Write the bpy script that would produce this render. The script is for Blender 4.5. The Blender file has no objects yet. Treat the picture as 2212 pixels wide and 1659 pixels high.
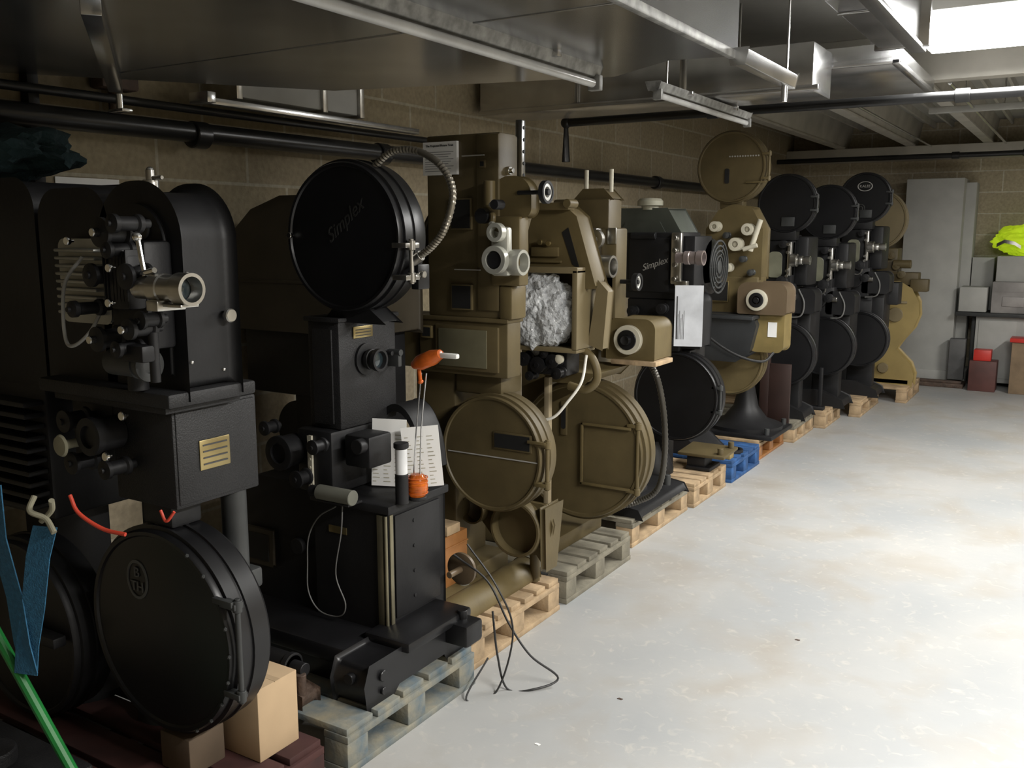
import bpy, bmesh, math, random
from mathutils import Vector, Matrix, noise
R=math.radians
scene=bpy.context.scene
COL=scene.collection
scene.view_settings.view_transform='Standard'
# ---------------------------------------------------------------- materials
def M(name,col,rough=.5,metal=0,var=.25,scale=6,bump=.0,bscale=60,emit=None,spec=.5,col2=None,alpha=None,trans=None):
    m=bpy.data.materials.new(name);m.use_nodes=True;nt=m.node_tree
    b=nt.nodes['Principled BSDF'];N=nt.nodes.new;L=nt.links.new
    tc=N('ShaderNodeTexCoord');no=N('ShaderNodeTexNoise');no.inputs['Scale'].default_value=scale;no.inputs['Detail'].default_value=6
    L(tc.outputs['Object'],no.inputs['Vector'])
    cr=N('ShaderNodeValToRGB');cr.color_ramp.elements[0].position=.3;cr.color_ramp.elements[1].position=.7
    c2=col2 or tuple(min(1,c*(1+var)) for c in col)
    c1=tuple(c*(1-var) for c in col) if not col2 else col
    cr.color_ramp.elements[0].color=(*c1,1);cr.color_ramp.elements[1].color=(*c2,1)
    L(no.outputs['Fac'],cr.inputs['Fac']);L(cr.outputs['Color'],b.inputs['Base Color'])
    b.inputs['Roughness'].default_value=rough;b.inputs['Metallic'].default_value=metal
    b.inputs['Specular IOR Level'].default_value=spec
    if bump>0:
        n2=N('ShaderNodeTexNoise');n2.inputs['Scale'].default_value=bscale;L(tc.outputs['Object'],n2.inputs['Vector'])
        bp=N('ShaderNodeBump');bp.inputs['Strength'].default_value=bump;bp.inputs['Distance'].default_value=.01
        L(n2.outputs['Fac'],bp.inputs['Height']);L(bp.outputs['Normal'],b.inputs['Normal'])
    if emit:
        b.inputs['Emission Color'].default_value=(*emit[:3],1);b.inputs['Emission Strength'].default_value=emit[3]
    if trans: b.inputs['Transmission Weight'].default_value=trans
    if alpha: b.inputs['Alpha'].default_value=alpha
    return m
def blockwall(name,axes,c1,c2,mortar):
    m=bpy.data.materials.new(name);m.use_nodes=True;nt=m.node_tree;b=nt.nodes['Principled BSDF'];N=nt.nodes.new;L=nt.links.new
    tc=N('ShaderNodeTexCoord');sp=N('ShaderNodeSeparateXYZ');cb=N('ShaderNodeCombineXYZ')
    L(tc.outputs['Object'],sp.inputs[0]);L(sp.outputs[axes[0]],cb.inputs[0]);L(sp.outputs[axes[1]],cb.inputs[1])
    br=N('ShaderNodeTexBrick');L(cb.outputs[0],br.inputs['Vector']);br.inputs['Scale'].default_value=1
    br.inputs['Brick Width'].default_value=.45;br.inputs['Row Height'].default_value=.225;br.inputs['Mortar Size'].default_value=.007
    br.inputs['Color1'].default_value=(*c1,1);br.inputs['Color2'].default_value=(*c2,1);br.inputs['Mortar'].default_value=(*mortar,1)
    no=N('ShaderNodeTexNoise');no.inputs['Scale'].default_value=45;no.inputs['Detail'].default_value=8;L(tc.outputs['Object'],no.inputs['Vector'])
    mx=N('ShaderNodeMix');mx.data_type='RGBA';mx.blend_type='MULTIPLY';mx.inputs[0].default_value=.55
    L(br.outputs['Color'],mx.inputs[6]);L(no.outputs['Fac'],mx.inputs[7]);L(mx.outputs[2],b.inputs['Base Color'])
    ad=N('ShaderNodeMath');ad.operation='SUBTRACT';L(no.outputs['Fac'],ad.inputs[0]);L(br.outputs['Fac'],ad.inputs[1])
    bp=N('ShaderNodeBump');bp.inputs['Strength'].default_value=.5;bp.inputs['Distance'].default_value=.008
    L(ad.outputs[0],bp.inputs['Height']);L(bp.outputs['Normal'],b.inputs['Normal']);b.inputs['Roughness'].default_value=.9
    return m
def floormat():
    m=bpy.data.materials.new('painted_concrete_floor');m.use_nodes=True;nt=m.node_tree;b=nt.nodes['Principled BSDF'];N=nt.nodes.new;L=nt.links.new
    tc=N('ShaderNodeTexCoord')
    def nz(s,d,ds=0):
        n=N('ShaderNodeTexNoise');n.inputs['Scale'].default_value=s;n.inputs['Detail'].default_value=d;n.inputs['Distortion'].default_value=ds;L(tc.outputs['Object'],n.inputs['Vector']);return n
    def ramp(n,a,ca,bb,cb):
        r=N('ShaderNodeValToRGB');r.color_ramp.elements[0].position=a;r.color_ramp.elements[0].color=(*ca,1);r.color_ramp.elements[1].position=bb;r.color_ramp.elements[1].color=(*cb,1);L(n.outputs['Fac'],r.inputs['Fac']);return r
    base=ramp(nz(1.3,7),.35,(.33,.34,.345),.65,(.42,.415,.40))
    st=ramp(nz(2.6,10,.4),.48,(0,0,0),.78,(.8,.8,.8))
    mx=N('ShaderNodeMix');mx.data_type='RGBA';L(st.outputs['Color'],mx.inputs[0]);L(base.outputs['Color'],mx.inputs[6]);mx.inputs[7].default_value=(.31,.275,.225,1)
    sp=ramp(nz(18,9,1.2),.58,(0,0,0),.76,(.6,.6,.6))
    m2=N('ShaderNodeMix');m2.data_type='RGBA';L(sp.outputs['Color'],m2.inputs[0]);L(mx.outputs[2],m2.inputs[6]);m2.inputs[7].default_value=(.52,.50,.45,1)
    L(m2.outputs[2],b.inputs['Base Color']);b.inputs['Roughness'].default_value=.5
    bp=N('ShaderNodeBump');bp.inputs['Strength'].default_value=.12;bp.inputs['Distance'].default_value=.01;L(nz(14,8).outputs['Fac'],bp.inputs['Height']);L(bp.outputs['Normal'],b.inputs['Normal'])
    return m
black=M('black_enamel',(.011,.011,.012),.50,var=.35,bump=.05,spec=.35)
blackm=M('black_crackle_paint',(.015,.015,.016),.55,var=.3,bump=.25,bscale=220,spec=.4)
blackg=M('gloss_black_paint',(.008,.008,.009),.36,var=.3,spec=.45)
dkgrey=M('dark_grey_paint',(.035,.037,.037),.5)
brownbk=M('brown_black_paint',(.040,.032,.020),.5)
tan=M('olive_tan_paint',(.120,.091,.040),.50,var=.15,scale=9,bump=.04,spec=.4)
tan2=M('dark_olive_tan_paint',(.092,.070,.032),.50,var=.18,scale=7,bump=.04,spec=.4)
tan3=M('light_tan_paint',(.17,.135,.072),.5,var=.1)
ylw=M('mustard_tan_paint',(.27,.20,.072),.5,var=.12)
copper=M('brown_copper_paint',(.12,.086,.052),.45,var=.1)
cream=M('cream_enamel',(.55,.52,.42),.35,var=.06)
white=M('white_plastic',(.75,.75,.72),.4,var=.04)
silver=M('cast_aluminium',(.52,.51,.48),.32,1,var=.15,scale=20)
chrome=M('polished_chrome',(.72,.72,.70),.12,1,var=.05)
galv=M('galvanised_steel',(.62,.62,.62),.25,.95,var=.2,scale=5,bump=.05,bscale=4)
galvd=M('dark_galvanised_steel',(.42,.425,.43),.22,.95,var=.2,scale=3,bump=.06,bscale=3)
dusty=M('dusty_batten_enamel',(.24,.24,.23),.5,.3,var=.5,scale=25)
brass=M('aged_brass',(.36,.29,.14),.35,.9)
glass=M('dark_lens_glass',(.02,.03,.035),.05,0,spec=1)
bubble=M('bubble_wrap_film',(.62,.64,.66),.10,0,var=.3,scale=14,bump=1,bscale=70,alpha=.80,spec=.9)
wood=M('pallet_wood',(.36,.26,.155),.8,var=.35,scale=11,bump=.2)
woodg=M('weathered_grey_wood',(.18,.165,.125),.85,var=.35,scale=9,bump=.2)
woodb=M('worn_blue_painted_wood',(.08,.12,.15),.8,scale=12,col2=(.27,.245,.175),bump=.2)
blue=M('blue_painted_wood',(.02,.075,.21),.75,var=.4,scale=14,bump=.2)
redw=M('maroon_painted_wood',(.045,.014,.012),.8,var=.5)
orw=M('varnished_orange_wood',(.32,.14,.045),.4,var=.2,scale=14)
card=M('cardboard',(.46,.33,.20),.85,var=.08)
paper=M('white_paper',(.82,.82,.80),.8,var=.03)
ink=M('dark_ink',(.05,.05,.05),.8)
inkw=M('white_lettering_paint',(.36,.35,.33),.6)
inkd=M('dim_metal_lettering',(.042,.042,.04),.45,.3)
orange=M('orange_plastic',(.62,.13,.02),.25,var=.25,scale=30,trans=.2)
amber=M('translucent_amber_plastic',(.75,.17,.02),.12,var=.4,scale=40,trans=.45)
redp=M('red_plastic',(.5,.03,.02),.4,var=.1)
redc=M('red_cable_rubber',(.6,.06,.03),.5)
greenp=M('green_painted_metal',(.015,.20,.04),.4)
bluestrap=M('blue_webbing',(.03,.14,.26),.8,var=.2,scale=80,bump=.4,bscale=200)
rope=M('beige_webbing',(.28,.265,.19),.9)
whitec=M('white_cable_rubber',(.75,.73,.66),.5)
greyc=M('grey_cable_rubber',(.14,.14,.135),.5)
blkc=M('black_cable_rubber',(.02,.02,.02),.5)
gp=M('grey_green_enamel',(.06,.067,.056),.5)
hopper=M('slate_grey_enamel',(.032,.034,.036),.38)
panelg=M('pale_grey_painted_board',(.38,.38,.36),.7,var=.08)
darkin=M('dark_recess',(.008,.008,.008),.6)
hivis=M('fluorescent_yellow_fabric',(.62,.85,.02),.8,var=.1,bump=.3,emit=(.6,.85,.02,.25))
teal=M('dark_teal_fabric',(.01,.03,.035),.9,bump=.5)
ceilm=M('dusty_ceiling_board',(.36,.35,.32),.7,.2,var=.15,scale=2)
joistm=M('pale_ceiling_rib',(.46,.44,.39),.55,.3,var=.15,scale=4)
pipeb=M('black_iron_pipe',(.012,.012,.012),.3,var=.3)
rust=M('rusty_iron',(.07,.045,.032),.7,var=.4,scale=20,bump=.4)
lit=M('lit_fluorescent_diffuser',(.9,.9,.9),.5,emit=(1,1,.98,20))
tube_w=M('fluorescent_tube_glass',(.45,.45,.44),.25)
tube_l=M('lit_tube_glass',(.9,.9,.9),.2,emit=(1,1,.95,5))
# ---------------------------------------------------------------- mesh builder
class G:
    def __init__(s): s.v=[];s.f=[];s.mi=[];s.m=0;s.T=None;s.grp=[]
    def fin(s,bm,bev=0,seg=2,ang=.6):
        if bev>0:
            bm.normal_update()
            es=[e for e in bm.edges if len(e.link_faces)==2 and e.calc_face_angle(0)>ang]
            if es: bmesh.ops.bevel(bm,geom=es,offset=bev,segments=seg,affect='EDGES',clamp_overlap=True,profile=.5)
        bmesh.ops.recalc_face_normals(bm,faces=bm.faces[:])
        if s.T is not None: bm.transform(s.T)
        o=len(s.v);s.grp.append((o,len(s.f)));bm.verts.index_update()
        s.v+= [v.co.copy() for v in bm.verts]
        for f in bm.faces: s.f.append([o+v.index for v in f.verts]);s.mi.append(s.m)
        bm.free();return s
    def box(s,x0,x1,y0,y1,z0,z1,bev=.004,seg=2):
        bm=bmesh.new();bmesh.ops.create_cube(bm,size=1)
        for v in bm.verts: v.co=Vector((x0+(x1-x0)*(v.co.x+.5),y0+(y1-y0)*(v.co.y+.5),z0+(z1-z0)*(v.co.z+.5)))
        return s.fin(bm,min(bev,.45*min(abs(x1-x0),abs(y1-y0),abs(z1-z0))),seg)
    def prism(s,poly,plane,a,b,bev=.004,seg=2):
        bm=bmesh.new()
        def mk(p,h):
            return {'xz':(p[0],h,p[1]),'yz':(h,p[0],p[1]),'xy':(p[0],p[1],h)}[plane]
        A=[bm.verts.new(mk(p,a)) for p in poly];B=[bm.verts.new(mk(p,b)) for p in poly]
        n=len(poly);bm.faces.new(A);bm.faces.new(B[::-1])
        for i in range(n): bm.faces.new((A[i],A[(i+1)%n],B[(i+1)%n],B[i]))
        return s.fin(bm,bev,seg)
    def lathe(s,prof,c,axis='y',seg=48,bev=0):
        bm=bmesh.new();c=Vector(c);rings=[]
        ax={'x':Vector((1,0,0)),'y':Vector((0,1,0)),'z':Vector((0,0,1))}[axis] if isinstance(axis,str) else Vector(axis).normalized()
        u=ax.orthogonal().normalized() if not isinstance(axis,str) else {'x':Vector((0,1,0)),'y':Vector((1,0,0)),'z':Vector((1,0,0))}[axis]
        w=ax.cross(u)
        for r,h in prof:
            if r<1e-6: rings.append([bm.verts.new(c+ax*h)])
            else: rings.append([bm.verts.new(c+ax*h+(u*math.cos(2*math.pi*i/seg)+w*math.sin(2*math.pi*i/seg))*r) for i in range(seg)])
        for a,b in zip(rings,rings[1:]):
            if len(a)==1 and len(b)==1: continue
            for i in range(seg):
                j=(i+1)%seg
                if len(a)==1: bm.faces.new((a[0],b[i],b[j]))
                elif len(b)==1: bm.faces.new((a[i],a[j],b[0]))
                else: bm.faces.new((a[i],a[j],b[j],b[i]))
        return s.fin(bm,bev)
    def cyl(s,c,axis,r,h,seg=28,r2=None,ch=.0):
        r2=r if r2 is None else r2;k=min(ch if ch else .08*min(r,r2),abs(h)*.3)
        return s.lathe([(0,-h/2),(r-k,-h/2),(r,-h/2+k),(r2,h/2-k),(r2-k,h/2),(0,h/2)],c,axis,seg)
    def ring(s,c,axis,ro,ri,h,seg=40):
        return s.lathe([(ri,-h/2),(ro-.1*(ro-ri),-h/2),(ro,-h/2+.05*h),(ro,h/2-.05*h),(ro-.1*(ro-ri),h/2),(ri,h/2),(ri,-h/2)],c,axis,seg)
    def sph(s,c,r,sc=(1,1,1),sub=3):
        bm=bmesh.new();bmesh.ops.create_icosphere(bm,subdivisions=sub,radius=r)
        for v in bm.verts: v.co=Vector((v.co.x*sc[0]+c[0],v.co.y*sc[1]+c[1],v.co.z*sc[2]+c[2]))
        return s.fin(bm)
    def tube(s,pts,r,seg=10,sm=8,rib=0,straight=False):
        P=[Vector(p) for p in pts];Q=[]
        if straight or len(P)<3: 
            Q=P[:]
            if sm>8: Q=[P[0].lerp(P[-1],i/sm) for i in range(sm+1)]
        else:
            E=[P[0]*2-P[1]]+P+[P[-1]*2-P[-2]]
            for i in range(1,len(E)-2):
                for k in range(sm):
                    t=k/sm;a,b,c,d=E[i-1:i+3]
                    Q.append(.5*((2*b)+(c-a)*t+(2*a-5*b+4*c-d)*t*t+(3*b-a-3*c+d)*t**3))
            Q.append(P[-1])
        bm=bmesh.new();rings=[];u=None
        for i,q in enumerate(Q):
            t=(Q[min(i+1,len(Q)-1)]-Q[max(i-1,0)]).normalized()
            if u is None: u=t.orthogonal().normalized()
            u=(u-t*u.dot(t));u=u.normalized() if u.length>1e-6 else t.orthogonal().normalized()
            w=t.cross(u);rr=r*(1+(rib if i%2 else 0))
            rings.append([bm.verts.new(q+(u*math.cos(2*math.pi*k/seg)+w*math.sin(2*math.pi*k/seg))*rr) for k in range(seg)])
        for a,b in zip(rings,rings[1:]):
            for i in range(seg): bm.faces.new((a[i],a[(i+1)%seg],b[(i+1)%seg],b[i]))
        bm.faces.new(rings[0]);bm.faces.new(rings[-1][::-1])
        return s.fin(bm)
    def ribbon(s,pts,w,th=.003):
        w=Vector(w);bm=bmesh.new();R_=[]
        for i,p in enumerate(pts):
            p=Vector(p);t=(Vector(pts[min(i+1,len(pts)-1)])-Vector(pts[max(i-1,0)])).normalized()
            n=t.cross(w).normalized()*th/2
            R_.append([bm.verts.new(p-w/2-n),bm.verts.new(p+w/2-n),bm.verts.new(p+w/2+n),bm.verts.new(p-w/2+n)])
        for a,b in zip(R_,R_[1:]):
            for i in range(4): bm.faces.new((a[i],a[(i+1)%4],b[(i+1)%4],b[i]))
        bm.faces.new(R_[0]);bm.faces.new(R_[-1][::-1])
        return s.fin(bm)
    def blob(s,c,r,sc,amp,fr,seed=0,sub=5):
        bm=bmesh.new();bmesh.ops.create_icosphere(bm,subdivisions=sub,radius=1)
        for v in bm.verts:
            n=v.co.normalized();k=1+amp*noise.fractal(n*fr+Vector((seed,seed*2,0)),1,2,4)+amp*.6*abs(noise.noise(n*fr*2.3+Vector((0,seed,5))))
            v.co=Vector((n.x*sc[0],n.y*sc[1],n.z*sc[2]))*r*k+Vector(c)
        return s.fin(bm)
def TR(x=0,y=0,z=0): return Matrix.Translation((x,y,z))
W={}
SPLIT={'bottom_board','flange','tube_holder','bracket','hanger_rod','horn_post','hand_knob','film_roller','wing_knob','bench_leg','painted_line','bulb_fitting','round_knob','screw_head','base_bolt','roller'}
def mesh_obj(g,name,mats,parent=None,label=None,smooth=True):
    if name in SPLIT and len(g.grp)>1 and parent is not None:
        o=None
        for i,(v0,f0) in enumerate(g.grp):
            v1,f1=g.grp[i+1] if i+1<len(g.grp) else (len(g.v),len(g.f))
            h=G();h.v=g.v[v0:v1];h.f=[[k-v0 for k in f] for f in g.f[f0:f1]];h.mi=g.mi[f0:f1]
            o=mesh_obj(h,name,mats,parent,label,smooth)
        return o
    if not isinstance(mats,(list,tuple)): mats=[mats]
    xs=[v.x for v in g.v];ys=[v.y for v in g.v];zs=[v.z for v in g.v]
    c=Vector(((min(xs)+max(xs))/2,(min(ys)+max(ys))/2,min(zs) if parent is None else (min(zs)+max(zs))/2))
    me=bpy.data.meshes.new(name);me.from_pydata([v-c for v in g.v],[],g.f)
    for m in mats: me.materials.append(m)
    me.polygons.foreach_set('material_index',g.mi)
    if smooth:
        me.polygons.foreach_set('use_smooth',[True]*len(g.f));me.set_sharp_from_angle(angle=R(35))
    me.update();o=bpy.data.objects.new(name,me);COL.objects.link(o)
    if parent is not None: o.parent=parent;o.location=c-W[parent]
    else: o.location=c
    W[o]=c
    if label:o['label']=label
    return o
def thing(name,loc,label,cat,group=None):
    o=bpy.data.objects.new(name,None);o.location=loc;o.empty_display_size=.1;COL.objects.link(o);W[o]=Vector(loc)
    o['label']=label;o['category']=cat
    if group:o['group']=group
    return o
def solo(name,g,mats,label,cat,group=None):
    o=mesh_obj(g,name,mats);o['label']=label;o['category']=cat
    if group:o['group']=group
    return o
def struct(name,g,mats):
    o=mesh_obj(g,name,mats,smooth=False);o['kind']='structure';return o
def text(body,size,loc,face,mat,parent,name='lettering',shear=0,roll=0,ext=.001,label=None):
    c=bpy.data.curves.new('t','FONT');c.body=body;c.size=size;c.align_x='CENTER';c.align_y='CENTER';c.extrude=ext;c.shear=shear
    t=bpy.data.objects.new('t',c);COL.objects.link(t);bpy.context.view_layer.update()
    me=bpy.data.meshes.new_from_object(t.evaluated_get(bpy.context.evaluated_depsgraph_get()))
    bpy.data.objects.remove(t)
    me.materials.clear();me.materials.append(mat)
    rot=Matrix.Rotation(roll,4,'Z')
    rot=Matrix.Rotation(R(90),4,'X')@rot
    if face=='x': rot=Matrix.Rotation(R(90),4,'Z')@rot
    me.transform(rot)
    o=bpy.data.objects.new(name,me);COL.objects.link(o);o.parent=parent;o.location=Vector(loc)-W[parent];W[o]=Vector(loc)
    o['label']=label or 'raised painted lettering'
    return o
def arc(cx,cz,r,a0,a1,n=12): return [(cx+r*math.cos(R(a0+(a1-a0)*i/n)),cz+r*math.sin(R(a0+(a1-a0)*i/n))) for i in range(n+1)]
def rrect(x0,x1,z0,z1,rt,rb=0.0):
    p=[]
    p+= arc(x1-rt,z1-rt,rt,0,90) + arc(x0+rt,z1-rt,rt,90,180)
    p+= (arc(x0+rb,z0+rb,rb,180,270)+arc(x1-rb,z0+rb,rb,270,360)) if rb>0 else [(x0,z0),(x1,z0)]
    return p
def magazine(g,x,y,z,r,d):
    "film magazine drum, operator side at y"
    g.lathe([(0,.0),(r*.90,.0),(r*.915,-.006),(r*.95,-.007),(r*.965,0),(r*.965,.012),(r,.014),(r,.022),(r*.985,.024),(r*.985,d*.5-.004),(r*1.005,d*.5-.002),(r*1.005,d*.5+.006),(r*.985,d*.5+.008),(r*.985,d-.01),(r*.96,d),(0,d)],(x,y,z),'y',72)
def lens(g,x0,x1,y,z,r,mi=(0,1,2)):
    g.m=mi[0];L=x1-x0
    g.lathe([(0,0),(r*.8,0),(r*.8,L*.3),(r,L*.32),(r,L*.5),(r*.92,L*.52),(r*.92,L*.75),(r*1.08,L*.77),(r*1.08,L),(r*.85,L),(r*.78,L*.8)],(x0,y,z),'x',36)
    g.m=mi[1];g.lathe([(0,L*.84),(r*.4,L*.83),(r*.79,L*.79)],(x0,y,z),'x',36);g.m=mi[0]
def knob(g,x,y,z,r,l,axis='y'):
    s=-1 if axis=='y' else 1
    g.lathe([(0,0),(r*.35,0),(r*.35,s*l*.4),(r*.8,s*l*.45),(r,s*l*.6),(r,s*l*.9),(r*.85,s*l),(0,s*l)],(x,y,z),axis,24)
def sprocket(g,x,y,z,r,l):
    g.lathe([(0,0),(r*.5,0),(r*.5,-l*.2),(r,-l*.22),(r,-l*.32),(r*.75,-l*.36),(r*.75,-l*.76),(r,-l*.8),(r,-l*.9),(r*.3,-l*.94),(r*.3,-l),(0,-l)],(x,y,z),'y',24)
def hinge(g,x,y0,y1,z0,z1,r=.008):
    g.cyl((x,(y0+y1)/2,(z0+z1)/2),'z',r,z1-z0)
    for zz in (z0+.02,z1-.02):
        g.box(x-.05,x+.006,min(y0,y1),max(y0,y1),zz-.008,zz+.008,.002);g.cyl((x,(y0+y1)/2,zz),'z',r*1.7,.03)
# ---------------------------------------------------------------- room
XL,XR,YB,YF,ZC=-3.05,3.2,-2.5,11.3,2.78
struct('floor',G().box(XL-.1,XR+.1,YB-.1,YF+.1,-.1,0,0),floormat())
struct('ceiling',G().box(XL-.1,XR+.1,YB-.1,YF+.1,ZC,ZC+.1,0),ceilm)
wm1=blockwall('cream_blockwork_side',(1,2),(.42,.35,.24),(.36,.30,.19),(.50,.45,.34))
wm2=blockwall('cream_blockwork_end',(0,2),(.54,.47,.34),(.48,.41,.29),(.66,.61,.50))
struct('wall_left',G().box(XL-.1,XL,YB-.1,YF+.1,0,ZC,0),wm1)
struct('wall_right',G().box(XR,XR+.1,YB-.1,YF+.1,0,ZC,0),wm1)
struct('wall_far',G().box(XL,XR,YF,YF+.1,0,ZC,0),wm2)
struct('wall_back',G().box(XL,XR,YB-.1,YB,0,ZC,0),wm2)
n=1
for x in (-2.45,-1.72,-.97,-.22,.53,1.28,2.03):
    g=G();g.prism([(x-.07,ZC),(x-.025,2.54),(x-.045,2.54),(x-.045,2.52),(x+.045,2.52),(x+.045,2.54),(x+.025,2.54),(x+.07,ZC)],'xz',6.36,YF,.002);struct('trim_%d'%n,g,joistm);n+=1
for x in (-2.26,-2.08,-1.9,-1.53,-1.35,-1.16,-.78,-.6,-.41,-.03,.15,.34,.9):
    struct('trim_%d'%n,G().box(x-.012,x+.012,6.36,YF,ZC-.06,ZC,.002),joistm);n+=1
struct('trim_%d'%n,G().box(XL,XR,6.24,6.36,2.5,ZC,.004),joistm);n+=1
struct('trim_%d'%n,G().box(XL,XR,11.0,YF,2.38,2.52,.004),joistm);n+=1
# ducts
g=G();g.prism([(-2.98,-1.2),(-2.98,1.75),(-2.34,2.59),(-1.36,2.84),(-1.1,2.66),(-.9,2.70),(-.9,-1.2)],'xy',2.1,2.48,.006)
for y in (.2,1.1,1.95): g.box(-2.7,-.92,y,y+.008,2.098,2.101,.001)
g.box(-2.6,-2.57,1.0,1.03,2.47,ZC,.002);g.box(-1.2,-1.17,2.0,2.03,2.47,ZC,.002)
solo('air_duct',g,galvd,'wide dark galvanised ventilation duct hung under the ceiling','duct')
g=G().box(-3.0,-1.15,4.53,4.88,2.25,2.47,.006);g.box(-3.0,-1.12,4.51,4.53,2.25,2.275,.003)
for x in (-2.4,-1.8): g.box(x,x+.03,4.515,4.53,2.28,ZC,.003)
solo('air_duct',g,galv,'grey galvanised duct crossing towards the blockwork wall','duct')
g=G().box(-2.2,-.86,4.92,6.2,2.4,2.5,.006);g.box(-2.22,-.84,4.9,4.925,2.4,2.43,.003);g.box(-.875,-.84,4.9,6.2,2.395,2.42,.003);g.box(-1.0,-.97,5.0,5.03,2.49,ZC,.002)
solo('air_duct',g,galv,'shallow bright galvanised duct tight against the ceiling','duct')
g=G().box(-.84,-.68,.0,4.4,2.38,2.6,.006);g.box(-.72,-.66,.0,4.45,2.36,2.38,.003);g.box(-.86,-.64,4.38,4.41,2.375,ZC,.004)
for y in (1.5,2.7,3.6): g.box(-.84,-.68,y,y+.02,2.372,2.38,.002)
solo('air_duct',g,galv,'narrow bright galvanised duct with pale edge strip','duct')
def fixture(x,y0,y1,z,mats,label,w=.035,tb=True,rods=False):
    t=thing('fluorescent_light_fixture',(x,(y0+y1)/2,z),label,'light fixture')
    g=G();g.prism([(x-w,z),(x-w*.6,z-.035),(x+w*.6,z-.035),(x+w,z)],'xz',y0,y1,.003)
    mesh_obj(g,'fixture_body',mats,t)
    if tb:
        g=G();g.cyl((x+.015,(y0+y1)/2,z-.055),'y',.013,y1-y0-.08);mesh_obj(g,'fluorescent_tube',tube_w,t)
        g=G();
        for yy in (y0+.02,y1-.02): g.box(x-.005,x+.035,yy-.012,yy+.012,z-.075,z-.03,.003)
        mesh_obj(g,'tube_holder',dusty,t)
    g=G();
    for yy in (y0+.35,y1-.3): g.box(x-w-.015,x+w+.015,yy-.012,yy+.012,z-.02,z-.0,.003)
    mesh_obj(g,'bracket',galv,t)
    if rods:
        g=G()
        for yy in (y0+.15,y1-.15): g.cyl((x,yy,(z+ZC)/2),'z',.005,ZC-z)
        mesh_obj(g,'hanger_rod',silver,t)
    return t
fixture(-1.34,.9,2.66,2.103,dusty,'unlit dusty fluorescent batten fixed beneath the dark duct',.03)
t=thing('fluorescent_light_fixture',(-.85,2.3,2.07),'slim dull batten along duct edge with reflected glare built as paler steel end','light fixture')
mesh_obj(G().box(-.895,-.875,1.1,2.9,2.075,2.10,.004),'fixture_body',dusty,t)
mesh_obj(G().prism([(-.895,2.10),(-.885,2.06),(-.85,2.06),(-.84,2.10)],'xz',2.60,3.12,.004),'glare_end',galv,t)  # paler steel piece stands in for light reflected off the channel end
mesh_obj(G().cyl((-.865,3.06,2.035),'z',.010,.05),'end_bolt',galv,t)
mesh_obj(G().cyl((-.865,3.08,(2.1+ZC)/2),'z',.004,ZC-2.1),'hanger_rod',galv,t)
fixture(-1.65,3.84,5.12,2.24,dusty,'short fluorescent batten hung on thin rods',.035,True,True)
t=thing('fluorescent_light_fixture',(-.03,4.97,2.55),'bright lit fluorescent panel below the ceiling','light fixture')
mesh_obj(G().box(-.82,.56,4.60,5.62,2.56,2.64,.005),'fixture_body',white,t);mesh_obj(G().box(-.80,.54,4.62,5.60,2.545,2.56,.002),'diffuser',lit,t)
g=G()
for xx in (-.55,.5): g.cyl((xx,4.97,2.71),'z',.008,.14)
mesh_obj(g,'hanger_rod',galv,t)
t=thing('fluorescent_light_fixture',(-.6,7.75,2.46),'unlit white batten fixture crossing below ceiling ribs','light fixture')
mesh_obj(G().box(-1.1,.4,7.72,7.78,2.475,2.519,.006),'fixture_body',panelg,t)
g=G()
for xx in (-.6,.1): g.cyl((xx,7.75,2.65),'z',.006,.26)
mesh_obj(g,'hanger_rod',galv,t)
for (x,y,lab) in ((1.1,2.0,'lit fluorescent batten above the open floor'),(1.3,7.4,'lit fluorescent batten over the far floor')):
    t=thing('fluorescent_light_fixture',(x,y,2.5),lab,'light fixture')
    mesh_obj(G().box(x-.06,x+.06,y-.75,y+.75,2.53,2.78,.006),'fixture_body',white,t);mesh_obj(G().cyl((x,y,2.5),'y',.018,1.45),'fluorescent_tube',tube_l,t)
# strut channel & pipes
g=G();g.T=Matrix.Translation((-2.36,1.69,0))@Matrix.Rotation(math.atan2(.73,-.94),4,'Z');g.box(-.6,.6,-.022,.022,2.065,2.10,.003);g.m=1;g.T=None;g.cyl((-2.82,2.06,2.03),'z',.012,.06);g.box(-2.86,-2.78,2.04,2.08,2.0,2.01,.002)
solo('strut_channel',g,[galvd,galv],'folded steel support channel bolted under the dark duct','bracket')
def pipe(pts,r,label,coup=(),rods=(),mat=None):
    g=G();g.tube(pts,r,16,straight=True)
    for p,a in coup: g.cyl(p,a,r*1.35,.07)
    for p in pts[1:-1]: g.sph(p,r*1.35)
    for (x,y,z) in rods: g.cyl((x,y,(z+ZC)/2),'z',.005,ZC-z);g.ring((x,y,z),'x',r*1.25,r*.98,.02)
    return solo('pipe',g,mat or pipeb,label,'pipe')
pipe([(-2.96,-.8,1.97),(-2.96,10.9,2.0)],.038,'black iron pipe running along blockwork wall',[((-2.96,3.6,1.975),'y'),((-2.96,7,1.99),'y'),((-2.96,2.5,1.97),'y')])
pipe([(-2.96,1.2,2.06),(-2.96,4.2,2.07)],.016,'slim black conduit above the wall pipe')
pipe([(-2.86,5.3,2.04),(-2.86,5.3,2.28),(2.9,5.3,2.28)],.026,'black iron pipe crossing the room with elbow at wall',[((-1.9,5.3,2.28),'x'),((-.6,5.3,2.28),'x')],[(1.0,5.3,2.28),(2.5,5.3,2.28)])
pipe([(-2.98,10.4,2.36),(2.9,10.4,2.36)],.026,'black iron pipe crossing near the end wall',[((-1.2,10.4,2.36),'x')],[(-.6,10.4,2.36),(1.8,10.4,2.36)])
pipe([(-.80,6.4,2.50),(-.80,10.9,2.50)],.012,'thin bright steel conduit running under ceiling ribs',(),[(-.80,7.2,2.50)],galv)
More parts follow.
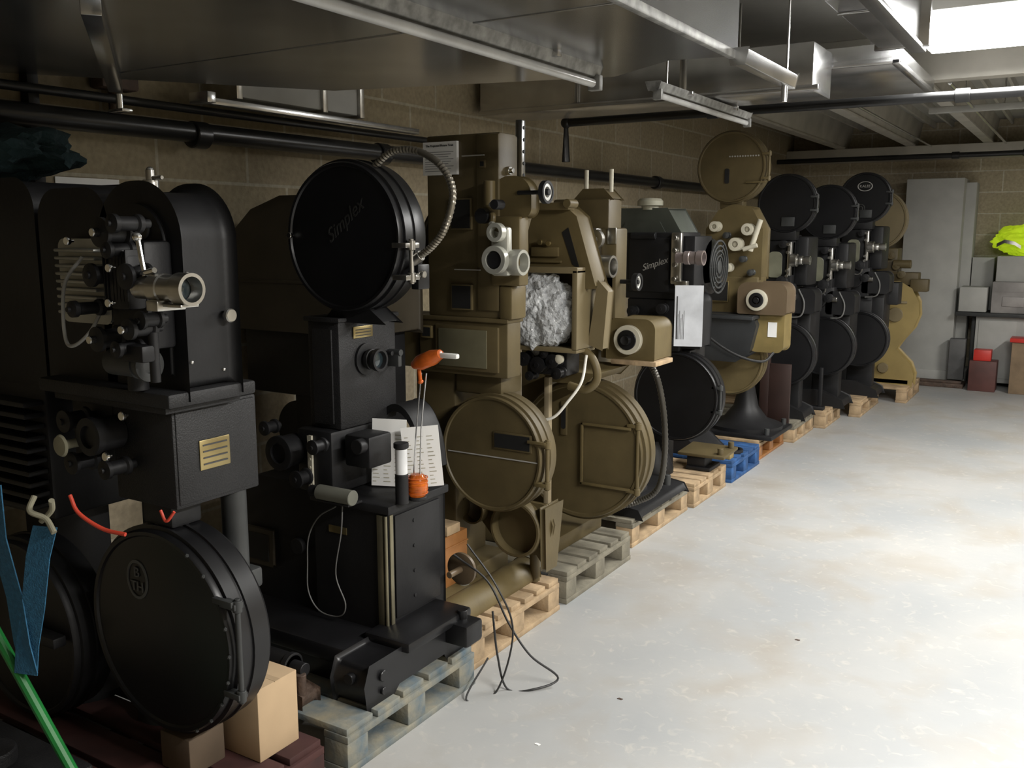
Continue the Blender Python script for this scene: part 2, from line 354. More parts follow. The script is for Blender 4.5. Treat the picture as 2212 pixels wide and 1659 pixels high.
pipe([(-1.50,6.4,2.50),(-1.50,10.9,2.50)],.010,'thin bright steel conduit running under ceiling ribs',(),[(-1.50,7.0,2.50)],galv)
t=thing('wall_vent_box',(-2.98,2.95,2.1),'small galvanised duct section with flanges on wall','vent')
mesh_obj(G().box(-3.04,-2.86,2.62,3.32,2.12,2.42,.005),'duct_body',panelg,t)
g=G()
for y in (2.6,3.08,3.32): g.box(-3.045,-2.845,y,y+.03,2.11,2.44,.003)
mesh_obj(g,'flange',silver,t)
solo('support_rail',G().box(-2.88,-2.84,2.45,3.75,2.075,2.1,.003).box(-2.88,-2.78,2.4,2.44,2.07,2.11,.003),galv,'slotted steel rail below small wall duct','rail')
solo('wall_notice',G().box(-3.048,-3.044,1.95,2.2,1.70,1.79,0),paper,'white paper note fixed to the blockwork wall','paper sheet')
solo('electrical_conduit_box',G().box(-3.04,-2.96,2.1,2.25,2.1,2.3,.01).cyl((-3.0,2.17,2.06),'z',.02,.1),rust,'rusty red junction box high on the wall','junction box')
solo('wall_bracket',G().box(-3.045,-3.0,1.66,1.70,1.6,2.4,.004).box(-3.045,-3.0,1.85,1.89,1.6,2.4,.004).box(-3.04,-3.0,1.6,1.95,1.86,1.89,.004),black,'pair of black steel uprights fixed on the blockwork wall','bracket')
# ---------------------------------------------------------------- pallets
def pallet(x0,x1,y0,y1,mat,label,nb=6,mat2=None):
    t=thing('pallet',((x0+x1)/2,(y0+y1)/2,0),label,'pallet','wooden pallets under the projectors');rnd=random.Random(int(y0*100))
    m2=mat2 or mat
    g=G();w=(y1-y0)/nb
    for i in range(nb): g.box(x0+rnd.uniform(0,.01),x1-rnd.uniform(0,.012),y0+i*w+.008,y0+(i+1)*w-(.018 if 0<i<nb-1 else .008),.122,.144,.003)
    for x in (x0,(x0+x1)/2-.05,x1-.1): g.box(x+.002,x+.098,y0+.004,y1-.004,.100,.122,.002)
    mesh_obj(g,'deck',mat,t)
    for x in (x0,(x0+x1)/2-.05,x1-.1):
        for y in (y0,(y0+y1)/2-.05,y1-.1): mesh_obj(G().box(x+.003,x+.097,y+.003,y+.097,.022,.100,.004),'block',m2,t)
    g=G()
    for x in (x0,(x0+x1)/2-.05,x1-.1): g.box(x,x+.1,y0,y1,0.0,.022,.003)
    mesh_obj(g,'bottom_board',m2,t);return t
pallet(-2.9,-1.77,1.0,1.84,redw,'dark maroon pallet beneath black projector and cardboard box',6)
pallet(-2.9,-1.74,1.9,2.58,woodb,'worn blue-painted pallet under heavy black lamphouse',5)
pallet(-2.9,-1.80,2.64,3.32,wood,'raw pine pallet carrying tan castings',7)
pallet(-2.9,-1.80,3.38,4.05,woodg,'weathered grey-green pallet beneath tan projector',6)
pallet(-2.9,-1.86,4.2,4.98,woodg,'grey pallet with light end blocks',6,wood)
pallet(-2.9,-1.84,5.03,5.60,wood,'pine pallet with dark castings on deck',5)
pallet(-2.9,-1.83,5.68,6.28,blue,'worn blue painted pallet',5)
pallet(-2.9,-1.86,6.36,7.0,wood,'pine pallet with reddish deck edge',5,orw)
pallet(-2.8,-1.80,7.06,7.66,woodg,'worn brown pallet under black projector',5,wood)
pallet(-2.7,-1.72,7.72,8.28,wood,'pale pine pallet under black projector',5)
pallet(-2.6,-1.57,8.36,9.2,wood,'pale pine pallet with pedestal on top',5)
pallet(-2.4,-1.34,9.3,10.1,wood,'pine pallet beneath mustard-tan projector',5)
PT=.1445
# ================================================================ projector 1
t=thing('film_projector',(-2.05,1.62,PT),'black cinema projector with finned lamphouse gate and round lower magazine','projector')
g=G();g.cyl((-2.29,1.72,.68),'z',.05,1.0);g.lathe([(0,0),(.10,0),(.10,.03),(.08,.07),(.06,.16)],(-2.29,1.72,PT),'z');g.cyl((-1.97,1.72,.78),'z',.035,.3);g.box(-2.32,-1.93,1.66,1.78,.60,.66,.01)
mesh_obj(g,'pedestal',dkgrey,t)
g=G();g.box(-2.40,-1.86,1.44,1.72,1.175,1.212,.008);g.box(-2.36,-1.90,1.46,1.70,1.155,1.177,.004);mesh_obj(g,'base_plate',blackm,t)
h=mesh_obj(G().prism(rrect(-2.15,-1.88,1.212,1.70,.12),'xz',1.5,1.67,.026,5).prism(rrect(-2.12,-1.91,1.25,1.665,.10),'xz',1.487,1.50,.005),'lamp_housing',black,t)
g=G();g.lathe([(0,-.004),(.024,-.004),(.024,0),(0,0)],(-1.98,1.487,1.61),'y',24);g.ring((-1.98,1.484,1.61),'y',.028,.022,.006);mesh_obj(g,'emblem_ring',inkd,h)
g=G();g.sph((-1.88,1.53,1.28),.006);g.sph((-1.88,1.53,1.50),.006);g.sph((-1.88,1.63,1.25),.006);g.sph((-1.92,1.486,1.52),.006);mesh_obj(g,'screw_head',silver,h)
g=G();g.prism(rrect(-2.42,-2.15,1.212,1.70,.07),'xz',1.5,1.8,.015,3);mesh_obj(g,'gear_case',black,t)
g=G();g.prism(rrect(-2.31,-2.11,1.37,1.58,.02,.02),'xz',1.475,1.498,.004)
for i in range(9): g.box(-2.295,-2.125,1.448,1.478,1.39+i*.02,1.399+i*.02,.004)
mesh_obj(g,'finned_heat_plate',M('dull_finned_aluminium',(.36,.36,.33),.42,.7),t,'dull silver finned plate')
D=.10
g=G();g.T=TR(D);g.box(-2.13,-1.99,1.42,1.5,1.32,1.58,.01);g.box(-2.06,-1.99,1.37,1.42,1.42,1.55,.008)
for (x,z,r,l) in ((-2.04,1.60,.035,.1),(-2.10,1.50,.028,.09),(-2.08,1.35,.03,.1),(-1.98,1.62,.022,.11),(-1.96,1.38,.025,.1),(-2.14,1.42,.02,.12),(-2.01,1.33,.02,.1),(-1.94,1.40,.022,.08),(-1.97,1.50,.03,.09),(-2.02,1.56,.02,.1)): sprocket(g,x,1.43,z,r,l)
g.box(-2.02,-1.94,1.36,1.4,1.30,1.34,.006);g.cyl((-1.95,1.4,1.31),'z',.012,.12)
for a in range(8): g.box(-2.08+a*.012,-2.076+a*.012,1.37,1.42,1.44,1.56,.001)
hd=mesh_obj(g,'film_gate_mechanism',black,t)
g=G();g.T=TR(D)
for (x,z) in ((-2.04,1.60),(-2.08,1.35),(-1.96,1.38),(-2.14,1.58),(-1.99,1.52),(-2.0,1.44)): knob(g,x,1.34,z,.010,.02);
mesh_obj(g,'round_knob',chrome,hd)
g=G();lens(g,-1.86,-1.68,1.38,1.475,.034);g.m=0;g.box(-1.79,-1.75,1.34,1.42,1.425,1.45,.004);g.box(-1.80,-1.69,1.355,1.405,1.435,1.442,.002);mesh_obj(g,'lens',[silver,glass],hd,'silver lens barrel')
g=G();g.cyl((-1.835,1.37,1.545),(-.2,0,1),.006,.09);g.cyl((-1.82,1.37,1.51),(1,0,.2),.007,.06);g.sph((-1.845,1.37,1.59),.012);mesh_obj(g,'crank_handle',chrome,hd)
g=G();g.cyl((-1.97,1.42,1.285),'x',.033,.13);g.ring((-1.90,1.42,1.285),'x',.040,.02,.012);g.ring((-1.93,1.42,1.285),'x',.036,.02,.008);g.m=1;g.cyl((-1.97,1.44,1.25),'z',.025,.07);mesh_obj(g,'drive_motor',[dkgrey,black],t)
g=G();knob(g,-1.88,1.64,1.39,.018,.03,'x');mesh_obj(g,'hand_knob',silver,t)
g=G();g.tube([(-2.13,1.42,1.54),(-2.16,1.39,1.48),(-2.165,1.38,1.40),(-2.16,1.38,1.33),(-2.11,1.37,1.325),(-2.06,1.38,1.36),(-2.04,1.40,1.41)],.0045);mesh_obj(g,'cable',M('pale_grey_cable',(.35,.35,.33),.5),t)
g=G();g.cyl((-2.02,1.55,1.705),'z',.020,.05);g.cyl((-2.02,1.55,1.735),'z',.011,.04);g.sph((-2.02,1.55,1.753),.010);g.cyl((-2.0,1.55,1.735),'x',.005,.05);mesh_obj(g,'top_valve',silver,t)
sb=mesh_obj(G().box(-2.17,-1.93,1.5,1.78,.895,1.16,.006).box(-2.16,-1.926,1.508,1.772,.905,1.152,.004),'sound_box',blackm,t)
g=G();g.box(-1.926,-1.922,1.575,1.675,.985,1.065,.002);mesh_obj(g,'nameplate',brass,sb,'small engraved brass plate')
g=G()
for i in range(4): g.box(-1.922,-1.9205,1.585,1.665,.998+i*.017,1.002+i*.017,0)
mesh_obj(g,'plate_engraving',ink,sb)
g=G();g.T=TR(.05);g.box(-2.40,-2.22,1.5,1.75,.96,1.155,.01);g.cyl((-2.2,1.46,1.08),'y',.045,.08);g.ring((-2.2,1.42,1.08),'y',.05,.03,.02)
for (x,z,r) in ((-2.30,1.11,.03),(-2.14,1.0,.025),(-2.28,1.0,.03)): sprocket(g,x,1.5,z,r,.1)
mesh_obj(g,'sound_drum_unit',black,t)
g=G();g.T=TR(.07);knob(g,-2.12,1.46,1.14,.012,.02);knob(g,-2.14,1.42,1.04,.012,.02);mesh_obj(g,'round_knob',chrome,t)
g=G();g.m=1;g.lathe([(0,0),(.02,0),(.030,-.006),(.026,-.012),(0,-.014)],(-2.24,1.40,1.05),'y',24);g.cyl((-2.24,1.45,1.05),'y',.012,.1)
mesh_obj(g,'dial',[chrome,rope],t)
g=G();magazine(g,-2.03,1.5,.545,.290,.13)
mg=mesh_obj(g,'lower_magazine',blackg,t)
emb=M('dull_emblem_paint',(.085,.085,.08),.5)
g=G();g.T=TR(-2.11,1.499,.675)@Matrix.Diagonal((.9,1,1.15,1));g.ring((0,0,0),'y',.048,.041,.004);mesh_obj(g,'emblem_ring',emb,mg)
text('B\nTH',.040,(-2.11,1.497,.675),'y',emb,mg,'emblem_lettering')
g=G();hinge(g,-1.73,1.49,1.52,.42,.70,.007);g.box(-1.80,-1.73,1.485,1.5,.68,.695,.002)
for i in range(9):
    a=R(-60+i*15);g.sph((-2.03+.278*math.cos(a),1.49,.545+.278*math.sin(a)),.006,sub=1)
mesh_obj(g,'door_hinge',dkgrey,mg)
g=G();g.box(-2.1,-1.98,1.52,1.62,.83,.90,.01);g.cyl((-2.04,1.57,.86),'z',.05,.08);mesh_obj(g,'magazine_neck',black,t)
solo('cardboard_box',G().box(-2.15,-1.835,1.65,1.80,PT,.36,.003).box(-2.151,-1.834,1.715,1.735,.358,.3605,0),card,'plain brown cardboard box behind black magazine','box')
g=G();g.box(-2.06,-1.94,1.5,1.62,PT,.252,.005);solo('timber_chock',g,M('dark_timber',(.10,.07,.045),.8),'dark timber chock under black magazine','timber')
g=G();g.tube([(-2.07,1.3,.965),(-2.04,1.3,.925),(-1.98,1.32,.89),(-1.92,1.34,.88)],.005);solo('red_cable',g,redc,'thin red cable looping over the black magazine','cable')
g=G();g.tube([(-1.93,1.45,.91),(-1.91,1.45,.885),(-1.89,1.46,.91)],.004);solo('red_cable',g,redc,'short red cable end below black box','cable')
# machine at far left
t=thing('film_projector',(-2.75,1.6,PT),'dark cinema projector standing close to the blockwork wall','projector')
g=G();g.prism(rrect(-2.97,-2.46,1.18,1.74,.08),'xz',1.5,1.9,.01);mesh_obj(g,'lamp_housing',black,t)
g=G()
for i in range(10): g.box(-2.93,-2.48,1.44,1.5,.82+i*.033,.835+i*.033,.004)
g.box(-2.95,-2.47,1.5,1.85,.78,1.18,.01);mesh_obj(g,'rheostat_grille',black,t)
g=G();magazine(g,-2.62,1.46,.43,.28,.12);lm=mesh_obj(g,'lower_magazine',black,t)
g=G();g.box(-2.58,-2.38,1.41,1.45,.44,.47,.004);g.cyl((-2.58,1.43,.45),'y',.04,.03);mesh_obj(g,'magazine_latch',black,lm)
g=G();g.box(-2.8,-2.65,1.6,1.8,PT,.8,.01);g.lathe([(0,0),(.18,0),(.18,.02),(.08,.06),(.07,.1)],(-2.7,1.7,PT),'z');mesh_obj(g,'pedestal',black,t)
g=G();g.blob((-2.74,1.62,1.83),.15,(1.3,1,.5),.35,1.6,3,4);solo('cloth_cover',g,teal,'dark teal cloth bundled on the lamp housing','cloth')
g=G();g.box(-2.72,-2.12,1.08,1.34,PT,.215,.01);g.cyl((-2.35,1.2,.235),'z',.06,.04);g.box(-2.65,-2.5,1.12,1.3,.215,.25,.008);solo('transformer_box',g,blackm,'low black steel box lying on maroon pallet','box')
g=G();g.ribbon([(-2.26,1.22,.98),(-2.24,1.21,.85),(-2.21,1.22,.70),(-2.195,1.22,.58),(-2.19,1.23,.50)],(.07,.0,.015),.003);g.ribbon([(-2.085,1.24,.90),(-2.11,1.23,.82),(-2.15,1.23,.68),(-2.18,1.225,.58),(-2.19,1.22,.50)],(.065,.02,0),.003)
solo('ratchet_strap',g,bluestrap,'blue webbing strap hanging in a loop','strap')
g=G();g.tube([(-2.12,1.24,.97),(-2.11,1.22,.94),(-2.08,1.24,.92),(-2.05,1.24,.89)],.007);g.tube([(-2.05,1.24,.97),(-2.07,1.25,.94),(-2.10,1.24,.91)],.007)
solo('knotted_webbing',g,rope,'beige webbing knot at top of blue strap','strap')
solo('broom_handle',G().tube([(-2.36,1.2,.69),(-2.05,1.25,0.235)],.014),greenp,'slanting bright green metal pole','pole')
# ================================================================ projector 2
t=thing('film_projector',(-2.1,2.45,PT),'black cinema projector with round upper magazine and boxy lamphouse','projector')
g=G();magazine(g,-2.06,2.3,1.585,.248,.13);g.box(-1.83,-1.80,2.36,2.42,1.42,1.50,.004)
um=mesh_obj(g,'upper_magazine',blackg,t)
text('Simplex',.060,(-2.05,2.298,1.635),'y',inkd,um,'script_lettering',shear=.5,roll=R(38))
g=G();hinge(g,-1.80,2.29,2.36,1.44,1.58,.008);knob(g,-1.79,2.34,1.47,.012,.03,'x');mesh_obj(g,'magazine_latch',silver,um)
g=G();knob(g,-2.28,2.30,1.59,.01,.02);mesh_obj(g,'round_knob',chrome,um)
g=G();g.prism([(-2.17,1.31),(-2.12,1.36),(-2.0,1.36),(-1.93,1.31)],'xz',2.33,2.42,.006);mesh_obj(g,'magazine_neck',black,t)
hb=mesh_obj(G().box(-2.23,-2.09,2.3,2.60,.94,1.31,.008).prism([(-2.2,.96),(-2.12,.96),(-2.12,1.28),(-2.2,1.28)],'xz',2.292,2.3,.002).box(-2.24,-2.08,2.29,2.61,1.305,1.32,.004),'projector_head',blackm,t)
g=G();g.box(-2.09,-2.086,2.37,2.47,1.245,1.285,.001);mesh_obj(g,'nameplate',brass,hb)
g=G()
for i in range(3): g.box(-2.086,-2.0855,2.38,2.46,1.252+i*.01,1.255+i*.01,0)
mesh_obj(g,'plate_engraving',ink,hb)
g=G();g.ring((-2.085,2.43,1.17),'x',.055,.03,.012);g.m=0;lens(g,-2.09,-2.02,2.43,1.17,.036);g.cyl((-2.07,2.53,1.18),'x',.008,.04);mesh_obj(g,'lens',[black,glass],hb)
g=G();g.cyl((-2.06,2.56,1.18),'x',.012,.05);g.box(-2.09,-2.04,2.55,2.57,1.13,1.18,.003);mesh_obj(g,'focus_knob',dkgrey,hb)
g=G();g.box(-2.26,-2.10,2.26,2.5,.72,.94,.012);g.cyl((-2.28,2.24,.86),'y',.055,.08);g.ring((-2.28,2.2,.86),'y',.06,.035,.02);g.box(-2.08,-1.97,2.30,2.42,.82,.93,.01);g.cyl((-2.0,2.30,.90),'y',.025,.06)
for (x,z,r) in ((-2.34,.94,.025),(-2.2,.78,.03),(-2.12,.9,.025)): sprocket(g,x,2.26,z,r,.08)
mesh_obj(g,'sound_head',black,t)
g=G();g.prism([(-2.20,.73),(-2.183,.73),(-2.183,.92),(-2.20,.92)],'xz',2.25,2.259,.001)
for i in range(6): g.cyl((-2.1915,2.25,.75+i*.03),'y',.005,.004)
mesh_obj(g,'film_guide_strip',cream,t)
g=G();g.prism(rrect(-2.64,-2.2,.28,.72,.12),'xz',2.3,2.58,.01);g.prism(rrect(-2.2,-1.89,.27,.70,.02),'xz',2.28,2.60,.008);g.box(-2.22,-1.87,2.27,2.61,.685,.715,.006);g.cyl((-2.3,2.29,.5),'y',.03,.02)
g.box(-1.889,-1.883,2.32,2.57,.31,.67,.003)
for i in range(4): g.cyl((-1.882,2.42,.36+i*.09),'x',.006,.006)
lh=mesh_obj(g,'lamp_house',black,t)
g=G();g.prism([(-2.56,.40),(-2.43,.40),(-2.43,.53),(-2.56,.53)],'xz',2.285,2.3,.004);g.m=1;g.prism([(-2.545,.415),(-2.445,.415),(-2.445,.515),(-2.545,.515)],'xz',2.283,2.2851,.0);mesh_obj(g,'inspection_window',[brownbk,darkin],lh)
g=G();g.box(-1.925,-1.90,2.274,2.281,.29,.68,.001);g.box(-1.884,-1.879,2.288,2.305,.29,.68,.001);g.cyl((-1.889,2.277,.485),'z',.006,.39)
mesh_obj(g,'hinge_strip',M('dull_brass_strip',(.24,.22,.15),.4,.7),lh,'dull brass piano hinge')
g=G();g.box(-2.14,-2.06,2.276,2.28,.585,.61,.001);mesh_obj(g,'nameplate',brass,lh)
g=G();g.prism([(2.04,PT),(2.03,.22),(2.05,.27),(2.54,.275),(2.56,.22),(2.54,PT),(2.46,PT),(2.44,.18),(2.18,.18),(2.14,PT)],'yz',-1.91,-1.77,.015)
g.box(-1.93,-1.74,2.20,2.56,.262,.30,.012);g.box(-1.80,-1.68,2.44,2.54,.20,.28,.012)
g.cyl((-1.77,2.10,.23),'x',.018,.02);g.cyl((-1.77,2.10,.18),'x',.012,.02);g.cyl((-1.74,2.50,.29),'z',.018,.04);g.cyl((-1.84,2.03,.23),'y',.018,.02)
g.box(-2.66,-1.9,2.10,2.60,.215,.275,.01);g.prism([(-2.62,PT),(-2.57,.24),(-2.0,.24),(-1.95,PT)],'xz',2.12,2.2,.01);g.prism([(-2.6,PT),(-2.55,.24),(-2.0,.24),(-1.95,PT)],'xz',2.48,2.56,.01)
mesh_obj(g,'cast_base',blackg,t)
g=G();g.T=Matrix.Translation((-2.05,2.50,.74));
pts=arc(0,0,.16,5,115,14)
g.prism([(p[0]*.75,p[1]*1.6) for p in pts]+[(p[0]*.66,p[1]*1.46) for p in pts[::-1]],'xz',.04,.18,.002)
mesh_obj(g,'curved_film_guard',black,t)
g=G();g.tube([(-1.98,2.36,1.80),(-1.90,2.36,1.85),(-1.80,2.36,1.85),(-1.70,2.35,1.80),(-1.65,2.34,1.72),(-1.67,2.33,1.62),(-1.72,2.33,1.56),(-1.79,2.34,1.52)],.010,12,16,.22);g.m=1;g.cyl((-1.79,2.34,1.52),(-.9,0,-.5),.017,.04);g.cyl((-1.98,2.36,1.79),'z',.018,.04)
mesh_obj(g,'flexible_conduit',[M('ribbed_conduit_metal',(.24,.22,.18),.35,.8),silver],t,'ribbed metal conduit arching to magazine')
g=G();g.tube([(-2.08,2.25,.69),(-2.16,2.25,.64),(-2.21,2.25,.56),(-2.22,2.25,.46),(-2.22,2.25,.36),(-2.17,2.25,.30),(-2.08,2.25,.30),(-2.05,2.25,.35),(-2.09,2.25,.45),(-2.06,2.25,.6),(-2.05,2.25,.70)],.0024,8);mesh_obj(g,'loose_wire',greyc,t)
g=G();g.T=Matrix.Translation((-1.845,2.65,.39));g.lathe([(0,-.01),(.04,-.012),(.06,-.006),(.06,.006),(.04,.012),(0,.01)],(0,0,0),'y',30);g.T=None;g.cyl((-1.845,2.61,.39),'y',.012,.08);mesh_obj(g,'flywheel',copper,t,'copper-brown round flywheel')
g=G();g.cyl((-2.05,2.22,.742),'x',.026,.15);g.m=1;g.cyl((-2.14,2.22,.742),'x',.02,.04);g.box(-2.12,-1.98,2.20,2.27,.715,.722,.001);mesh_obj(g,'capacitor',[M('grey_card_tube',(.14,.14,.115),.6),black],t,'grey-green cardboard capacitor tube')
# things on machine 2: white printed cards
t2=thing('printed_chart',(-1.97,2.49,.72),'white printed card sheets propped on black lamphouse','paper sheet')
TT=Matrix.Translation((-1.90,2.50,.80))@Matrix.Rotation(R(32),4,'Z')@Matrix.Rotation(R(-5),4,'Y')
TU=Matrix.Translation((-2.02,2.46,.80))@Matrix.Rotation(R(28),4,'Z')@Matrix.Rotation(R(2),4,'Y')
g=G();g.T=TT;g.box(-.065,.065,0,.003,-.075,.14,0);mesh_obj(g,'sheet',paper,t2)
g=G();g.T=TU;g.box(-.06,.06,0,.003,-.08,.16,0);mesh_obj(g,'sheet',paper,t2)
for T_ in (TT,TU):
    g=G();g.T=T_
    for i in range(13):
        for k in range(3): g.box(-.055+k*.038,-.055+k*.038+.012+.016*((i*7+k*3)%4)/4,-.0008,0,-.065+i*.014,-.062+i*.014,0)
    mesh_obj(g,'printed_lines',M('faded_ink',(.4,.38,.3),.8),t2)
t2=thing('glass_cylinder_lamp',(-1.86,2.33,.715),'clear cylinder with black cap on black tube','lamp')
mesh_obj(G().cyl((-1.86,2.33,.765),'z',.022,.10),'stem',black,t2)
mesh_obj(G().cyl((-1.86,2.33,.858),'z',.020,.085),'clear_cylinder',M('frosted_white_plastic',(.75,.76,.77),.2,trans=.15),t2,'frosted translucent cylinder');mesh_obj(G().cyl((-1.86,2.33,.912),'z',.025,.018),'cap',black,t2)
t2=thing('beacon_lamp',(-1.85,2.40,.715),'orange translucent lamp globe beside black tube','lamp')
mesh_obj(G().lathe([(0,0),(.026,.0),(.034,.015),(.036,.035),(.033,.06),(.022,.075),(0,.08)],(-1.85,2.40,.725),'z',24),'globe',amber,t2);mesh_obj(G().cyl((-1.85,2.40,.72),'z',.034,.012),'base',black,t2)
g=G()
for k in range(5): g.ring((-1.85,2.40,.738+k*.013),'z',.0365,.033,.003)
mesh_obj(g,'ribbing',orange,t2)
t2=thing('inspection_lamp',(-1.85,2.42,1.0),'orange hand lamp on thin wire stand with white handle','lamp')
g=G();g.tube([(-1.87,2.4,.72),(-1.85,2.4,.95),(-1.81,2.38,1.15)],.0025,8);g.tube([(-1.84,2.4,.72),(-1.83,2.4,.95),(-1.79,2.38,1.15)],.0025,8);mesh_obj(g,'wire_stand',galv,t2)
g=G();g.T=Matrix.Translation((-1.765,2.36,1.20))@Matrix.Rotation(R(-22),4,'Y')@Matrix.Diagonal((1.15,1,.85,1));g.lathe([(0,-.06),(.016,-.055),(.030,-.03),(.03,.015),(.018,.045),(0,.05)],(0,0,0),'x',24);g.cyl((-.045,0,-.03),(-.2,0,-1),.006,.07);g.sph((-.052,0,-.068),.009);mesh_obj(g,'lamp_head',orange,t2)
g=G();g.box(-1.725,-1.65,2.35,2.37,1.208,1.224,.005);mesh_obj(g,'handle',white,t2)
t2=thing('film_projector',(-2.6,2.78,PT),'brown-black lamphouse of projector behind round magazine','projector')
g=G();g.prism([(-2.96,1.22),(-2.96,1.60),(-2.86,1.68),(-2.7,1.73),(-2.26,1.73),(-2.22,1.68),(-2.22,1.22)],'xz',2.66,2.92,.012);g.box(-2.97,-2.21,2.655,2.925,1.40,1.415,.003);mesh_obj(g,'lamp_house',brownbk,t2)
g=G();g.box(-2.7,-2.4,2.7,2.9,PT,1.22,.01);g.box(-2.95,-2.4,2.68,2.93,.95,1.22,.01);g.lathe([(0,0),(.12,0),(.12,.12),(0,.14)],(-2.7,2.72,.8),'y',36);g.box(-2.42,-2.28,2.7,2.9,.5,1.22,.01);mesh_obj(g,'pedestal',black,t2)
g=G();g.lathe([(0,0),(.075,0),(.075,.05),(.115,.055),(.115,.09),(.10,.11),(0,.115)],(-2.38,2.8,1.73),'z',36);mesh_obj(g,'vent_cap',cream,t2,'cream round chimney cap')
g=G();g.tube([(-1.86,2.62,.45),(-1.74,2.66,.36),(-1.65,2.66,.22),(-1.56,2.66,.12),(-1.48,2.72,.03),(-1.54,2.64,.005),(-1.62,2.60,.005),(-1.66,2.60,.12),(-1.68,2.6,.28)],.004,8);g.tube([(-1.80,2.62,.5),(-1.68,2.63,.36),(-1.62,2.64,.2),(-1.64,2.56,.005),(-1.70,2.46,.005),(-1.70,2.60,.1)],.0035,8)
solo('power_cable',g,blkc,'black cable drooping in loops over pallet edge','cable')
t2=thing('cast_iron_bracket',(-2.05,1.97,PT),'rusty black cast-iron foot and motor on blue pallet','machine part')
g=G();g.prism([(-2.35,PT),(-2.35,.19),(-2.2,.23),(-2.05,.20),(-1.95,.18),(-1.95,PT)],'xz',1.92,2.00,.012);mesh_obj(g,'foot',rust,t2)
g=G();g.cyl((-2.12,1.97,.25),'x',.038,.2);g.cyl((-2.0,1.97,.25),'x',.022,.06);g.ring((-2.03,1.97,.25),'x',.042,.022,.02);mesh_obj(g,'motor',black,t2)
mesh_obj(G().cyl((-1.97,1.95,.21),'z',.016,.07),'bolt',rust,t2)
# ================================================================ projector 3 (tan)
t=thing('film_projector',(-2.05,3.15,PT),'tall olive-tan cinema projector with round magazines','projector')
g=G();g.box(-2.24,-1.90,3.0,3.12,1.27,1.97,.008);g.box(-2.0,-1.899,2.99,3.13,1.30,1.965,.008)
cb=mesh_obj(g,'upper_case',tan2,t)
for (x0,x1,z0,z1) in ((-2.12,-2.02,1.61,1.73),(-2.12,-2.02,1.30,1.40),(-1.985,-1.955,1.84,1.87)):
    g=G();g.box(x0,x1,2.985,3.0,z0,z1,.003);g.m=1;g.box(x0+.006,x1-.006,2.9845,2.9855,z0+.006,z1-.006,0)
    mesh_obj(g,'recessed_window',[tan2,darkin],cb,'dark square window')
mesh_obj(G().box(-2.10,-1.98,2.982,2.99,1.455,1.459,0),'painted_line',inkw,cb);mesh_obj(G().box(-2.06,-1.96,2.982,2.99,1.885,1.889,0),'painted_line',inkw,cb)
g=G();g.cyl((-1.892,3.05,1.83),'x',.016,.02);g.cyl((-1.885,3.05,1.83),'x',.01,.03);mesh_obj(g,'side_bolt',chrome,cb)
g=G();g.box(-1.93,-1.90,3.16,3.19,1.78,2.03,.004);g.m=1
for i in range(5): g.cyl((-1.899,3.175,1.82+i*.045),'x',.007,.004)
mesh_obj(g,'slotted_post',[galvd,darkin],t)
g=G();magazine(g,-2.19,3.20,1.53,.25,.10);mesh_obj(g,'upper_magazine',tan2,t)
g=G();g.box(-2.62,-2.46,3.02,3.18,1.05,1.42,.012);g.box(-2.46,-2.30,3.02,3.18,1.05,1.27,.012);g.box(-2.44,-2.32,3.01,3.03,1.20,1.25,.004);g.m=1;g.box(-2.42,-2.35,3.006,3.012,1.215,1.235,0);mesh_obj(g,'rear_housing',[tan2,cream],t)
g=G();g.box(-2.29,-1.865,3.0,3.10,1.04,1.27,.008);g.box(-2.30,-1.86,2.99,3.11,1.255,1.272,.004);g.box(-2.20,-1.90,2.985,3.0,1.06,1.24,.006)
mb=mesh_obj(g,'sound_head',tan2,t)
g=G();g.box(-2.27,-2.215,2.985,3.0,1.18,1.23,.003);g.m=1;g.box(-2.262,-2.223,2.984,2.9855,1.187,1.223,0);mesh_obj(g,'recessed_window',[tan,darkin],mb)
g=G();g.box(-2.18,-1.95,2.98,2.986,1.075,1.225,.003);mesh_obj(g,'access_panel',M('worn_green_grey_paint',(.125,.115,.07),.45),mb)
g=G();g.box(-1.90,-1.84,2.99,3.1,1.27,1.40,.01);g.prism(rrect(-1.93,-1.77,1.66,1.80,.07,.03),'xz',3.0,3.06,.008);g.cyl((-1.92,2.96,1.74),'z',.022,.10);g.box(-1.93,-1.80,2.98,3.05,1.40,1.66,.01)
g.tube([(-1.92,2.95,1.68),(-1.88,2.92,1.66),(-1.88,2.92,1.62),(-1.82,2.92,1.60)],.012,10)
mesh_obj(g,'film_mechanism',tan,t)
g=G();g.box(-1.885,-1.81,2.91,2.95,1.44,1.62,.012);g.ring((-1.85,2.89,1.50),'y',.052,.034,.03);g.ring((-1.845,2.89,1.60),'y',.035,.02,.03)
for z in (1.46,1.54,1.63,1.7): knob(g,-1.87,2.93,z,.010,.04)
g.ring((-1.79,2.95,1.49),'x',.048,.036,.05);mesh_obj(g,'gate_casting',M('pale_grey_casting',(.46,.46,.41),.35,.4),t,'pale grey cast film gate')
g=G();g.cyl((-1.845,2.90,1.70),'y',.018,.05);g.cyl((-1.85,2.885,1.50),'y',.031,.01);g.lathe([(0,0),(.028,0),(.028,.03),(0,.03)],(-1.92,2.9,1.66),'y',20);mesh_obj(g,'film_roller',black,t)
g=G();g.ring((-1.70,3.0,1.745),'x',.042,.032,.02);g.m=1;g.ring((-1.70,3.0,1.745),'x',.032,.02,.012);g.m=0;g.cyl((-1.70,3.0,1.745),'x',.012,.03);g.cyl((-1.76,3.0,1.745),'x',.008,.12);mesh_obj(g,'hand_wheel',[black,white],t,'black hand wheel with white ring')
g=G();magazine(g,-1.945,3.0,.735,.240,.12);lmg=mesh_obj(g,'lower_magazine',tan2,t)
